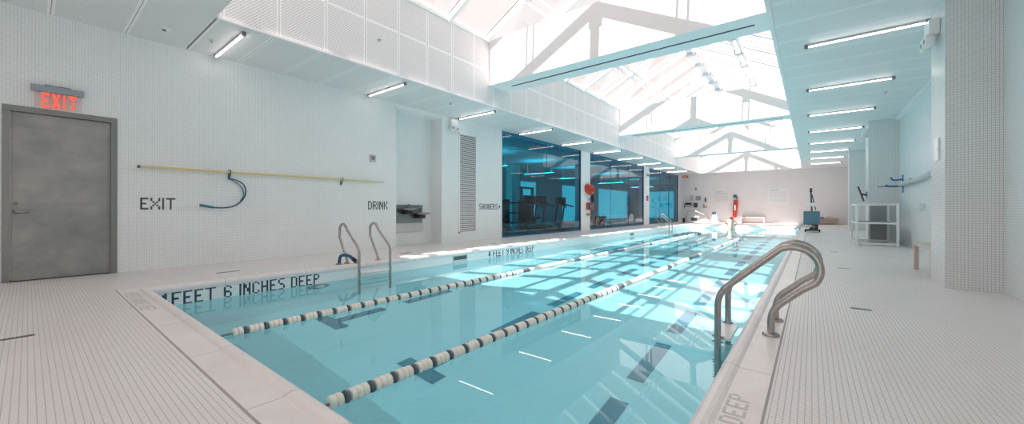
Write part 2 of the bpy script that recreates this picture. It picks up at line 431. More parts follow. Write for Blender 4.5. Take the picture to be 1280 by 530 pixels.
# blue glazing towards the gym
for i, (y0, y1) in enumerate(((9.50, 14.90), (15.75, 22.82), (23.75, 30.30))):
    w = bpy.data.objects.new('window_%d' % (5+i), None); COL.objects.link(w); w.location = (XL-.06, (y0+y1)/2, 0); struct(w)
    b = MB(); b.add([(XL-.04,y0,.05),(XL-.04,y1,.05),(XL-.04,y1,H),(XL-.04,y0,H)], [(0,1,2,3)]); b.build('pane', M['bluepane'], w, fix=False)
    b = MB(); b.box(XL-.10, XL-.005, y0, y1, 0, .05); b.box(XL-.10, XL-.015, y0, y0+.04, .05, H); b.box(XL-.10, XL-.015, y1-.04, y1, .05, H)
    b.build('frame', M['blue'], w)
    n = 2 if i == 0 else 3
    b = MB()
    for k in range(1, n): yy = y0+(y1-y0)*k/n; b.box(XL-.05, XL-.035, yy-.006, yy+.006, .05, H)
    b.build('joint', M['blue'], w)
# gym room behind the blue glass
one('floor.001', M['gymfloor'], (-14, XL-.10, 9.0, 38, -.2, 0))
one('ceiling.004', M['greywall'], (-14, XL-.10, 9.0, 38, 3.3, 3.4))
one('gym_wall', M['greywall'], (-14.1, -14, 16.6, 18.6, 0, 3.3), (-14.1, -14, 9, 16.6, 2.7, 3.3), (-14.1, -14, 20.4, 23.6, 0, 3.3), (-14.1, -14, 26.4, 29.5, 0, 3.3), (-14.1, -14, 36, 38, 0, 3.3), (-14.1, -14, 18.6, 20.4, 2.7, 3.3), (-14.1, -14, 23.6, 26.4, 2.7, 3.3), (-14.1, -14, 29.5, 36, 2.7, 3.3), (-14, XL-.15, 8.9, 9, 0, 3.3), (-14, -13, 38, 38.1, 0, 3.3), (-8.6, XL-.15, 38, 38.1, 0, 3.3), (-13, -8.6, 38, 38.1, 2.7, 3.3), (-8.3, -8.15, 30.6, 38, 0, 3.3))  # low gap at the near end is unseen, added to let sky light in
for i, (y0, y1) in enumerate(((18.6, 20.4), (23.6, 26.4), (29.5, 36))):
    b = MB(); b.box(-14.08, -14.02, y0, y0+.06, 0, 2.7); b.box(-14.08, -14.02, y1-.06, y1, 0, 2.7); b.box(-14.08, -14.02, y0, y1, 2.64, 2.7); b.box(-14.08, -14.02, y0, y1, 0, .08); w = struct(b.build('window_%d' % (8+i), M['white']))
    b = MB(); b.add([(-14.05,y0,0),(-14.05,y1,0),(-14.05,y1,2.7),(-14.05,y0,2.7)], [(0,1,2,3)]); b.build('pane', M['acrylic'], w, fix=False)
b = MB()
for xx in (-13, -10.83, -8.66): b.box(xx, xx+.06, 38.02, 38.08, 0, 2.7)
b.box(-13, -8.6, 38.02, 38.08, 2.64, 2.7); b.box(-13, -8.6, 38.02, 38.08, 0, .08); w = struct(b.build('window_12', M['white']))  # end window added to brighten what shows through the blue glass
b = MB(); b.add([(-13,38.05,0),(-8.6,38.05,0),(-8.6,38.05,2.7),(-13,38.05,2.7)], [(0,1,2,3)]); b.build('pane', M['acrylic'], w, fix=False)
one('gym_wall.001', M['white'], (-12.9, -12.5, 15.9, 16.6, 0, 3.3), (-11.2, -10.9, 20.8, 21.9, 0, 3.3))

# door
d = bpy.data.objects.new('door_1', None); COL.objects.link(d); d.location = (XL, .30, 0); struct(d)
b = MB(); b.box(XL-.12, XL+.02, -.20, -.14, 0, 2.155); b.box(XL-.12, XL+.02, .735, .80, 0, 2.155); b.box(XL-.12, XL+.02, -.20, .80, 2.1552, 2.226)
b.build('frame', M['darksteel'], d, bev=.004)
b = MB(); b.box(XL-.09, XL-.03, -.138, .733, .012, 2.152); leaf = b.build('leaf', M['door'], d)
b = MB(); b.box(XL-.085, XL-.01, -.14, .735, 0, .012); b.build('threshold', M['black'], d)
b = MB(); b.lathe((XL-.03,-.095,.885), [(0,0),(.026,0),(.026,.012),(0,.012)], (1,0,0)); b.tube(fillet([(XL-.02,-.095,.885),(XL+.035,-.095,.885),(XL+.035,.02,.885)], .02), .011); hd = b.build('handle', M['steel'], d)
b = MB(); b.lathe((XL-.03,-.095,.99), [(0,0),(.02,0),(.02,.010),(.012,.014),(0,.014)], (1,0,0)); b.build('lock_cylinder', M['darksteel'], d)

# ------------------------------------------------------------------ lettering set in the tiles
FONT = {
'E':"1111 1000 1000 1110 1000 1000 1111",'X':"10001 10001 01010 00100 01010 10001 10001",'I':"1 1 1 1 1 1 1",'T':"11111 00100 00100 00100 00100 00100 00100",
'D':"1110 1001 1001 1001 1001 1001 1110",'R':"1110 1001 1001 1110 1010 1001 1001",'N':"1001 1101 1101 1011 1011 1001 1001",'K':"1001 1001 1010 1100 1010 1001 1001",
'S':"0111 1000 1000 0110 0001 0001 1110",'H':"1001 1001 1001 1111 1001 1001 1001",'O':"0110 1001 1001 1001 1001 1001 0110",'W':"10101 10101 10101 10101 10101 10101 01010",
'4':"0010 0110 0110 1010 1111 0010 0010",'F':"1111 1000 1000 1110 1000 1000 1000",'6':"0110 1001 1000 1110 1001 1001 0110",'9':"0110 1001 1001 0111 0001 1001 0110",
'C':"0110 1001 1000 1000 1000 1001 0110",'P':"1110 1001 1001 1110 1000 1000 1000",'U':"1001 1001 1001 1001 1001 1001 0110",'L':"1000 1000 1000 1000 1000 1000 1111",
'A':"0110 1001 1001 1111 1001 1001 1001",'G':"0110 1001 1000 1011 1001 1001 0110",'>':"00000 00100 00010 11111 00010 00100 00000",' ':"00 00 00 00 00 00 00"}
def lettering(name, text, o, u, v, n, w, h, mat, parent=None, th=.003):
    """o: lower corner where the text starts, u along the text, v up, n out of the surface"""
    o, u, v, n = V(o), V(u), V(v), V(n)
    nc = sum(len(FONT[ch].split()[0]) + 1 for ch in text) - 1
    cw, chh = w/nc, h/7
    root = bpy.data.objects.new(name, None); COL.objects.link(root); root.location = o; x = 0
    for ch in text:
        rows = FONT[ch].split(); b = MB()
        def cell(c0, c1, r0, r1):
            p = [o + u*((c+x)*cw) + v*(r*chh) + n*k for k in (0, th) for (c, r) in ((c0,r0),(c1,r0),(c1,r1),(c0,r1))]
            b.add(p, [(0,3,2,1),(4,5,6,7),(0,1,5,4),(1,2,6,5),(2,3,7,6),(3,0,4,7)])
        for r in range(7):
            c = 0
            while c < len(rows[r]):
                if rows[r][c] == '1':
                    e = c
                    while e+1 < len(rows[r]) and rows[r][e+1] == '1': e += 1
                    cell(c, e+1, 6-r, 7-r); c = e+1
                else: c += 1
        if b.v: b.build('arrow' if ch == '>' else 'letter', mat, root)
        x += len(rows[0]) + 1
    return root
YU, ZU, XU = (0,1,0), (0,0,1), (1,0,0)
tag(lettering('wall_lettering', 'EXIT', (XL,1.04,.913), YU, ZU, XU, .40, .18, M['ink']), 'dark mosaic letters EXIT in the white tiled wall beside the steel door', 'lettering')
tag(lettering('wall_lettering', 'DRINK', (XL,4.76,.915), YU, ZU, XU, .50, .19, M['ink']), 'dark mosaic letters DRINK in the white wall beside the fountain recess', 'lettering')
tag(lettering('wall_lettering', 'SHOWERS>', (XL,8.42,.91), YU, ZU, XU, 1.0, .18, M['ink']), 'dark mosaic letters SHOWERS with an arrow between louvred vent and blue glass', 'lettering')
tag(lettering('depth_lettering', '4FEET 6 INCHES DEEP', (PX0,.952,-.235), YU, ZU, XU, 1.83, .175, M['navyink']), 'bold navy tile letters 4 FEET 6 INCHES DEEP on the pool wall near the ladder', 'lettering')
tag(lettering('depth_lettering', '4 FEET 9 INCHES DEEP', (PX0,6.70,-.215), YU, ZU, XU, 1.86, .165, M['navyink']), 'small tile letters 4 FEET 9 INCHES DEEP on pool wall below the louvred vent', 'lettering')
tag(lettering('depth_lettering', '4 FEET 9 INCHES DEEP', (-1.95,PY1-.001,-.215), XU, ZU, (0,-1,0), 1.3, .12, M['faintblue'], th=.004), 'pale blue depth letters on the end wall of the pool below the far deck', 'lettering')
tag(lettering('coping_lettering', '4 FEET 6 INCHES DEEP', (-.232,.70,.0015), YU, (-1,0,0), ZU, 1.50, .092, M['engrave'], th=.0012), 'engraved grey letters DEEP along the stone edge below the chrome grab rails', 'lettering')
tag(lettering('coping_lettering', '4 FEET 6 INCHES DEEP', (-5.90,.640,.0015), XU, YU, ZU, 1.16, .105, M['engrave'], th=.0012), 'engraved outline letters on the pale stone at the pool corner by the steel door', 'lettering')
tag(lettering('wall_lettering', 'DR', (XR,12.5,.90), (0,-1,0), ZU, (-1,0,0), .6, .165, M['faint']), 'faint grey letters in the white wall above the tan bench', 'lettering')

# ------------------------------------------------------------------ exit signs
ex = thing('exit_sign', 'red EXIT sign on clear acrylic under a grey box above the steel door', 'sign', (XL+.06,.25,2.47))
b = MB(); b.box(XL+.015, XL+.10, .02, .475, 2.44, 2.52); b.build('housing', M['grey'], ex, bev=.008)
b = MB(); b.box(XL, XL+.03, .13, .36, 2.50, 2.545); b.lathe((XL+.05,.16,2.52), [(0,0),(.014,0),(.014,.02),(0,.02)]); b.lathe((XL+.05,.28,2.52), [(0,0),(.014,0),(.014,.02),(0,.02)]); b.build('mounting_bracket', M['darksteel'], ex)
b = MB(); b.box(XL+.055, XL+.062, .05, .455, 2.235, 2.44); b.build('acrylic_panel', M['acrylic'], ex)
GL = {'E': [(0,0,.26,1),(0,0,1,.17),(0,.42,.85,.58),(0,.83,1,1)], 'I': [(.32,0,.68,1)], 'T': [(0,.82,1,1),(.36,0,.64,1)]}
def bold_exit(org, u, w, h, n, mat, parent, name='lettering'):
    b = MB(); org, u, n = V(org), V(u), V(n); z = V((0,0,1)); cw = w/3.6; x = 0
    def q(a0, z0, a1, z1):
        p = [org+u*(a*cw)+z*(k*h)+n*e for e in (0,.004) for a,k in ((a0,z0),(a1,z0),(a1,z1),(a0,z1))]
        b.add(p, [(0,3,2,1),(4,5,6,7),(0,1,5,4),(1,2,6,5),(2,3,7,6),(3,0,4,7)])
    def para(a0, a1, t_):
        p = [org+u*(a*cw)+z*(k*h)+n*e for e in (0,.004) for a,k in ((a0,0),(a0+t_,0),(a1+t_,1),(a1,1))]
        b.add(p, [(0,3,2,1),(4,5,6,7),(0,1,5,4),(1,2,6,5),(2,3,7,6),(3,0,4,7)])
    for ch, x, s in (('E',0,.8),('I',2.0,.55),('T',2.75,.85)):
        for a0, z0, a1, z1 in GL[ch]: q(x+a0*s, z0, x+a1*s, z1)
    para(1.0, 1.60, .3); para(1.60, 1.0, .3)
    return b.build(name, mat, parent)
bold_exit((XL+.0625,.11,2.245), (0,1,0), .30, .19, (1,0,0), M['exitglow'], ex)
ex2 = thing('exit_sign', 'small red EXIT sign hanging from the ceiling before the far wall', 'sign', (-7.30,30.0,3.28))
b = MB(); b.box(-7.52, -7.12, 29.98, 30.02, 3.23, 3.42); b.build('panel', M['signred'], ex2)
b = MB(); b.box(-7.36, -7.28, 29.98, 30.02, 3.42, H); b.build('mounting_bracket', M['ltgrey'], ex2)
bold_exit((-7.47,29.977,3.255), (1,0,0), .30, .14, (0,-1,0), M['whiteplastic'], ex2)

# ------------------------------------------------------------------ rescue pole, its hooks and the blue loop
rp = thing('rescue_pole', 'long yellow rescue pole held level along the white tiled wall', 'pole', (XL+.05,3,1.55))
b = MB(); b.tube([(XL+.055,1.02,1.552),(XL+.055,4.86,1.553)], .019, 14); b.build('shaft', M['yellow'], rp)
b = MB(); b.tube([(XL+.055,4.86,1.553),(XL+.055,5.13,1.551)], .017, 14); b.build('tip', M['ltgrey'], rp)
b = MB(); b.tube([(XL+.055,1.0,1.552),(XL+.055,1.03,1.552)], .021, 14); b.build('end_cap', M['darkgrey'], rp)
for y, lab in ((2.14,'blue wall hook under the yellow pole, with a rubber loop hanging from it'),(4.124,'blue wall hook under the yellow pole beside its grey tip')):
    h = thing('wall_hook', lab, 'hook', (XL,y,1.5), 'hooks of the rescue pole')
    b = MB(); b.box(XL, XL+.012, y-.012, y+.012, 1.43, 1.59); b.build('plate', M['blue'], h)
    b = MB(); b.tube(fillet([(XL+.01,y,1.45),(XL+.03,y,1.45),(XL+.09,y,1.51),(XL+.095,y,1.59)], .02), .008, 8); b.build('prong', M['blue'], h)
lp = thing('life_hook_loop', 'blue rubber crook loop hanging curled from the yellow pole', 'rescue hook', (XL+.03,2.14,1.44))
pts = [(2.14,1.44),(2.24,1.42),(2.335,1.36),(2.375,1.26),(2.36,1.15),(2.30,1.05),(2.20,.975),(2.08,.945),(1.95,.945),(1.85,.955)]
def smooth(ps, n=5):
    ps = [V(p) for p in ps]; out = []
    for i in range(len(ps)-1):
        p0, p1, p2, p3 = ps[max(i-1,0)], ps[i], ps[i+1], ps[min(i+2,len(ps)-1)]
        for k in range(n):
            t_ = k/n; out.append(.5*((2*p1)+(-p0+p2)*t_+(2*p0-5*p1+4*p2-p3)*t_*t_+(-p0+3*p1-3*p2+p3)*t_**3))
    return out + [ps[-1]]
b = MB(); b.tube(smooth([(XL+.05,y,z) for y,z in pts]), .011, 8); b.build('hose', M['blue'], lp)
b = MB(); b.tube(smooth([(XL+.035,2.14,1.44),(XL+.03,2.25,1.37),(XL+.03,2.33,1.28),(XL+.03,2.345,1.16),(XL+.03,2.30,1.06)]), .007, 8); b.build('cord', M['blue'], lp)
b = MB(); b.tube([(XL+.05,1.92,.947),(XL+.05,1.735,.985)], [.018,.022], 10); b.build('sleeve', flat('teal_sleeve', (.02,.16,.24), .4), lp)

# wall alarm
al = thing('wall_alarm', 'small grey alarm box high on the white wall above the word DRINK', 'alarm', (XL,4.876,2.08))
b = MB(); b.box(XL, XL+.05, 4.80, 4.93, 2.00, 2.16); b.build('backbox', M['ltgrey'], al, bev=.006)
b = MB(); b.box(XL+.05, XL+.07, 4.82, 4.89, 2.04, 2.13); b.build('strobe_lens', M['darksteel'], al, bev=.006)

# drinking fountain
df = thing('drinking_fountain', 'steel drinking fountain with two bowls in the wall recess', 'fountain', (XL-.43,6.2,.7))
fx = XL-.43
b = MB(); b.box(fx, fx+.02, 5.60, 6.62, .335, 1.035); b.build('back_panel', M['darksteel'], df)
b = MB(); b.box(fx+.02, fx+.05, 5.60, 6.62, .335, .56); b.box(fx+.05, fx+.058, 5.62, 6.60, .54, .56); b.build('cabinet', M['ltgrey'], df, bev=.004)
for y, z in ((6.05,.93),(6.45,.82)):
    b = MB(); b.lathe((fx+.23,y,z-.06), [(0,0),(.08,0),(.16,.03),(.215,.065),(.21,.075),(.14,.05),(0,.035)], (0,0,1), 24); b.build('basin', M['steel'], df)
    b = MB(); b.box(fx+.02, fx+.24, y-.10, y+.10, z-.14, z-.03); b.build('bracket', M['black'], df, bev=.01)
    b = MB(); b.tube(fillet([(fx+.07,y+.07,z-.02),(fx+.07,y+.07,z+.11),(fx+.12,y+.06,z+.11)], .02), .02, 8); b.build('spout', M['darksteel'], df)
    b = MB(); b.lathe((fx+.18,y,z-.08), [(0,0),(.03,0),(.028,.012),(0,.014)], (1,0,0)); b.build('push_button', M['whiteplastic'], df)

# louvred vent
ve = thing('louvre_vent', 'tall white framed louvred vent beside the word SHOWERS', 'vent', (XL,7.93,1.68))
b = MB(); b.box(XL, XL+.02, 7.57, 7.61, .24, 3.11); b.box(XL, XL+.02, 8.26, 8.30, .24, 3.11); b.box(XL, XL+.02, 7.57, 8.30, .24, .28); b.box(XL, XL+.02, 7.57, 8.30, 3.07, 3.11); b.build('frame', M['white'], ve)
b = MB(); b.box(XL, XL+.003, 7.61, 8.26, .28, 3.07); b.build('backing', M['darkgrey'], ve)
b = MB()
z = .30
while z < 3.05:
    b.add([(XL+.004,7.61,z+.035),(XL+.004,8.26,z+.035),(XL+.018,8.26,z),(XL+.018,7.61,z),(XL+.004,7.61,z+.030),(XL+.004,8.26,z+.030),(XL+.018,8.26,z-.006),(XL+.018,7.61,z-.006)], [(0,1,2,3),(7,6,5,4),(3,2,6,7)]); z += .056
b.build('slats', M['ltgrey'], ve)

# emergency lights on the columns
def em(label, c, out, side):
    c, out, side = V(c), V(out), V(side)
    e = thing('emergency_light', label, 'emergency light', c, 'emergency lights')
    M3 = Matrix((side, out, V((0,0,1)))).transposed()
    b = MB(); b.obox(c+out*.05, (.26,.10,.20), M3); b.build('battery_box', M['whiteplastic'], e, bev=.012)
    for s in (-.09, .09):
        b = MB(); q = c+out*.075+side*s-V((0,0,.16))
        b.lathe(q-out*.03, [(0,0),(.06,.0),(.08,.03),(.085,.08),(.076,.088),(.066,.08),(0,.075)], out, 18); hdl = b.build('lamp_head', M['whiteplastic'], e)
        b = MB(); b.tube([q+V((0,0,.0)), q+V((0,0,.07))], .014, 8); b.build('swivel', M['ltgrey'], e)
        b = MB(); b.lathe(q+out*.058, [(.03,0),(.028,.004),(0,.004)], out, 14); b.build('lens', M['darksteel'], hdl)
em('white twin-head emergency light above the louvred vent', (XL,7.33,3.32), (1,0,0), (0,1,0))
em('white twin-head emergency light on the big grey column', (1.245,7.06,3.20), (-1,0,0), (0,1,0))
em('white twin-head emergency light on the column behind the white rack', (1.295,15.4,3.20), (-1,0,0), (0,1,0))

# ------------------------------------------------------------------ lamps in the soffits
def lamp(x0, x1, y, label, grp):
    l = thing('ceiling_light', label, 'ceiling light', ((x0+x1)/2, y, H), grp)
    b = MB(); b.box(x0-.03, x1+.03, y-.020, y+.020, H-.030, H); b.build('housing', M['ltgrey'], l)
    b = MB(); b.box(x0, x1, y-.012, y+.012, H-.046, H-.030); b.build('diffuser', M['tube'], l, bev=.004)
    for xa in (x0-.05, x1):
        b = MB(); b.box(xa, xa+.05, y-.021, y+.021, H-.058, H); b.build('end_cap', M['darksteel'], l)
    return l
ords = ['first','second','third','fourth','fifth','sixth','seventh','eighth','ninth','tenth','eleventh']
l0 = lamp(-7.75, -6.48, 1.93, 'lit tube lamp in the soffit over the yellow pole, first of its row', 'tube lamps over the gym side deck')
for k in range(1, 10):
    dup(l0, (l0.location.x, 1.93+2.78*k, H), 'lit tube lamp, %s of the row in the soffit on the glazed gym side' % ords[k])
l1 = lamp(-.04, 1.21, 7.48, 'lit tube lamp beside the big grey column, first of its row', 'tube lamps over the bench side deck')
for k in range(1, 8):
    dup(l1, (l1.location.x, 7.48+2.77*k, H), 'lit tube lamp, %s of the row in the soffit on the bench and column side' % ords[k])
# small fittings in the ceiling
def puck(name, label, cat, c, ax, r, mat, grp=None):
    s = thing(name, label, cat, c, grp)
    b = MB(); b.lathe(c, [(0,0),(r,0),(r,.012),(r*.8,.022),(0,.024)], ax, 18); b.build('cover', mat, s)
    b = MB(); b.lathe(V(c)+V(ax)*.022, [(r*.3,0),(r*.3,.02),(0,.024)], ax, 12); b.build('sensor_tip', M['darksteel'], s)
    return s
puck('smoke_detector', 'round white detector in the perforated ceiling over the yellow pole end', 'detector', (-7.20,1.19,H), (0,0,-1), .075, M['whiteplastic'])
puck('sprinkler', 'small sprinkler head beside the first tube lamp over the pole', 'sprinkler', (-7.14,1.72,H), (0,0,-1), .035, M['ltgrey'])
puck('sprinkler', 'small sprinkler head in the soffit before the fountain recess', 'sprinkler', (-6.85,6.3,H), (0,0,-1), .035, M['ltgrey'])
puck('sprinkler', 'sprinkler head on the white perforated panel before the first beam', 'sprinkler', (SX0,3.99,4.03), (1,0,0), .035, M['ltgrey'])
puck('sprinkler', 'sprinkler head on the white perforated panel behind the first beam', 'sprinkler', (SX0,11.44,3.99), (1,0,0), .035, M['ltgrey'])
puck('sprinkler', 'small sprinkler head in the soffit between tube lamps over the bench', 'sprinkler', (1.26,11.5,H), (0,0,-1), .035, M['ltgrey'])

# ------------------------------------------------------------------ ladders
def ladder(label, ys, sgn, edge, basex, loopx, ztop, slx, zs, zbot, treads, brace=False):
    """sgn +1: deck lies at -x of the pool edge"""
    L = thing('pool_ladder', label, 'pool ladder', (edge, sum(ys)/2, 0))
    for y in ys:
        pts = [(basex,y,0),(basex,y,.15)] if sgn < 0 else [(basex,y,0),(basex,y,.06)]
        if sgn < 0:
            path = fillet([(basex,y,0.0),(basex,y,.19),(-.055,y,.36)], .09)
            path += arc((-.105,y,.505), .155, -.62, 2.1, 16, (1,0,0), (0,0,1))
            path += fillet([(-.30,y,.530),(slx,y,.265),(slx,y,zbot)], .10)
        else:
            path = fillet([(basex,y,0.0),(basex,y,.07),(loopx-.06,y,.44)], .05)
            path += arc((loopx+.055,y,.555), .115, PI+.25, .72, 12, (1,0,0), (0,0,1))
            path += fillet([(loopx+.22,y,.55),(slx,y,zs),(slx,y,zbot)], .07)
        b = MB(); b.tube(path, .0245 if sgn < 0 else .0215, 14); b.build('rail', M['steel'], L)
        b = MB(); b.lathe((basex,y,0), [(.0,.0),(.055,.0),(.055,.012),(.044,.022),(.024,.026)], (0,0,1), 20); b.build('escutcheon', M['steel'], L)
    y0, y1 = ys[0]+.0, ys[1]
    for z in treads:
        b = MB()
        n = 10
        dx = -sgn*.13
        poly = [(slx+sgn*.045, y0), (slx+sgn*.045, y1)]
        front = [(slx+sgn*(.045)+ (dx if 0 else 0), 0)]
        vs = []
        for zz in (z, z+.028):
            vs += [(slx-sgn*.085,y0+.02,zz),(slx-sgn*.085,y1-.02,zz)]
            vs += [(slx+sgn*(.02+.05*math.sin(PI*k/n)), y1-.02-(y1-y0-.04)*k/n, zz) for k in range(n+1)]
        m = n+3
        b.add(vs, [tuple(range(m))[::-1], tuple(range(m,2*m))]+[(i,(i+1)%m,m+(i+1)%m,m+i) for i in range(m)])
        tr = b.build('tread', M['whiteplastic'], L, bev=.006)
        b = MB()
        for y in ys:
            for q in (-.012, .03): b.cyl((slx-.04,y,z+q),(slx+.04,y,z+q),.007,8)
        b.build('bolt', M['darksteel'], tr)
    return L
ladder('chrome pool ladder with bent grab rails at the stone edge with engraved letters', (3.39,3.86), -1, PX1, -.235, 0, .67, -.585, 0, -1.25, (-.11,-.40,-.70,-1.0))
ladder('chrome pool ladder on the yellow pole side, in front of the word DRINK', (3.34,3.92), 1, PX0, -6.17, -6.36, .67, -5.79, .27, -1.30, (-.13,-.42,-.72,-1.02))
ladder('small far chrome pool ladder in front of the last blue glass window', (20.5,21.05), 1, PX0, -6.17, -6.36, .67, -5.79, .27, -1.30, (-.13,-.42,-.72,-1.02))
# dark coupling next to the ladder
hc = thing('deck_anchor', 'dark blue bent tube anchor on the deck beside the ladder by DRINK', 'anchor', (-6.15,3.28,0))
b = MB(); b.tube(fillet([(-6.19,3.21,0),(-6.17,3.22,.16),(-6.08,3.32,.155),(-6.03,3.40,.06)], .06), .026, 12); b.build('bent_tube', M['blue'], hc)
b = MB(); b.tube([(-6.05,3.37,.10),(-6.02,3.42,.04)], .034, 12); b.build('collar', M['black'], hc)
b = MB(); b.lathe((-6.19,3.21,0), [(0,0),(.055,0),(.05,.018),(.03,.022)], (0,0,1), 16); b.lathe((-6.02,3.42,0), [(0,0),(.055,0),(.05,.018),(.03,.03)], (0,0,1), 16); b.build('foot', M['darksteel'], hc)
# far corner grab rail
gr = thing('corner_grab_rail', 'dark grab rail at the far pool corner before the pool lift', 'grab rail', (-.45,24.6,0))
b = MB(); b.tube(fillet([(-.10,26.0,.0),(-.10,26.0,.34),(-.48,25.45,.06),(-.50,25.42,-.5)], .08), .024, 10); b.build('rail', M['darksteel'], gr)
b = MB(); b.lathe((-.10,26.0,0), [(0,0),(.05,0),(.045,.02),(.026,.024)], (0,0,1), 14); b.build('escutcheon', M['darksteel'], gr)

# ------------------------------------------------------------------ lane ropes
def disc_mesh(mat, nm, q=1.0):
    b = MB(); b.lathe((0,0,0), [(a, c*q) for a, c in [(.010,-.017),(.036,-.0175),(.043,-.012),(.045,0),(.043,.012),(.036,.0175),(.010,.017)]], (0,1,0), 18)
    me_o = b.build(nm, mat); me = me_o.data; bpy.data.objects.remove(me_o); return me
dm = {k: disc_mesh(M[k], 'float', .7 if k == 'ropedark' else 1.06) for k in ('cream','ropewhite','ropedark')}
def rope(label, x, y0, y1, darks):
    R_ = thing('lane_rope', label, 'lane rope', (x, y0, WZ), 'lane ropes')
    zc = WZ+.016
    b = MB(); b.tube([(x,PY0-.005,zc),(x,y1+.15,zc)], .006, 6); b.build('cable', M['darksteel'], R_)
    b = MB(); b.tube([(x,PY0+.0,zc),(x,PY0+.05,zc)], .016, 8); b.tube([(x,PY0+.05,zc),(x,y0-.03,zc)], .010, 8); b.build('tensioner', M['darksteel'], R_)
    n = int((y1-y0)/.0415)
    rest = {k: MB() for k in dm}
    for i in range(n):
        y = y0 + .0415*i
        k = 'ropedark' if i % 4 == 2 else 'cream'
        if y > 5.4: k = 'ropewhite'
        if any(a <= y <= c_ for a, c_ in darks): k = 'ropedark'
        if i < 100:
            o = bpy.data.objects.new('float', dm[k]); COL.objects.link(o); o.parent = R_; o.location = V((x,y,zc))-V(R_.location)
        else:
            rest[k].lathe((x,y,zc), [(.010,-.0205),(.041,-.0205),(.045,-.012),(.045,.012),(.041,.0205),(.010,.0205)], (0,1,0), 12)
    b = MB()
    for mi, k in enumerate(('ropewhite','ropedark')):
        r = rest[k]; bb = len(b.v); b.v += r.v; b.f += [tuple(i_+bb for i_ in f) for f in r.f]; b.sm += r.sm; b.mi += [mi]*len(r.f)
    far = b.build('floats', [M['ropewhite'], M['ropedark']], R_, fix=False); far['kind'] = 'stuff'
    b = MB(); b.box(x-.10, x+.10, y1+.02, y1+.30, zc-.02, zc+.05); b.tube([(x,y1+.15,zc),(x,y1+.15,fz(y1)+.02)], .03, 8); b.build('end_anchor', M['seatblue'], R_)
    return R_
rope('lane rope of beige and black discs beside the ladder by the word DRINK', -4.13, 1.17, 19.0, ((5.55,5.75),(7.4,7.7),(9.2,10.3),(12.4,12.6)))
rope('lane rope of beige and black discs through the middle, facing the grab rails', -2.20, 1.10, 17.0, ((5.30,5.45),(7.6,7.85),(9.2,10.2),(13.2,13.4)))

# ------------------------------------------------------------------ pool fittings
wl = thing('underwater_light', 'round pool light in the pool wall below the end of the depth lettering', 'pool light', (PX0,2.77,-.42))
b = MB(); b.lathe((PX0,2.77,-.44), [(0,.0),(.16,.0),(.16,.035),(.11,.05),(.10,.03),(0,.02)], (1,0,0), 24); b.build('ring', M['darksteel'], wl)
b = MB(); b.lathe((PX0+.02,2.77,-.44), [(.10,0),(.08,.04),(.04,.06),(0,.065)], (1,0,0), 24); b.build('lens', M['whiteplastic'], wl)
def skimmer(y, w, label):
    s = thing('skimmer', label, 'skimmer', (PX0,y,-.15), 'skimmers in the pool wall')
    b = MB(); b.box(PX0, PX0+.010, y-w/2, y+w/2, -.085, -.075); b.box(PX0, PX0+.010, y-w/2, y+w/2, -.225, -.20); b.box(PX0, PX0+.010, y-w/2, y-w/2+.012, -.225, -.075); b.box(PX0, PX0+.010, y+w/2-.012, y+w/2, -.225, -.075); b.build('frame', M['ltgrey'], s)
    b = MB(); b.box(PX0, PX0+.004, y-w/2, y+w/2, -.20, -.085); b.build('opening', M['drain'], s)
    b = MB(); b.box(PX0+.003, PX0+.007, y-w/2+.012, y+w/2-.012, -.20, -.165); b.build('flap', M['ltgrey'], s)
skimmer(5.78, .42, 'green slot skimmer in the pool wall before the louvred vent')
skimmer(15.8, .42, 'small square skimmer in pool wall below the pillar with red gear')
def drain(x, y, dx, dy, mat, label):
    d = thing('deck_drain', label, 'drain', (x,y,0), 'deck drains')
    b = MB(); b.box(x-dx/2, x+dx/2, y-dy/2, y+dy/2, -.002, .0015); b.build('plate', M['darksteel'], d)
    b = MB(); n = 8
    for k in range(n):
        if dx > dy: a = x-dx/2+.008+(dx-.016)*k/n; b.box(a, a+(dx-.016)/n*.65, y-dy/2+.006, y+dy/2-.006, .0015, .003)
        else: a = y-dy/2+.008+(dy-.016)*k/n; b.box(x-dx/2+.006, x+dx/2-.006, a, a+(dy-.016)/n*.65, .0015, .003)
    b.build('grate', mat, d)
drain(-4.49, -.05, .055, .17, M['drain'], 'green deck drain in the tiles in front of the steel door')
drain(.365, 4.81, .15, .075, M['drain'], 'green deck drain by the grab rails, first of the row before the column')
drain(.40, 7.97, .15, .06, M['drain'], 'green deck drain level with the tan bench')
drain(.39, 10.9, .15, .06, M['drain'], 'small deck drain beyond the tan bench, before the white rack')
drain(-6.73, 1.82, .06, .29, M['darkgrey'], 'dark slot drain in the deck below the word EXIT')
drain(-6.72, 4.93, .06, .28, M['darkgrey'], 'dark slot drain in the deck before the fountain recess')
drain(-6.30, 5.87, .10, .34, M['drainbrown'], 'rusty brown drain cover on the pool edge above the slot skimmer')
drain(-6.72, 7.75, .06, .28, M['darkgrey'], 'dark slot drain in the deck below the louvred vent')

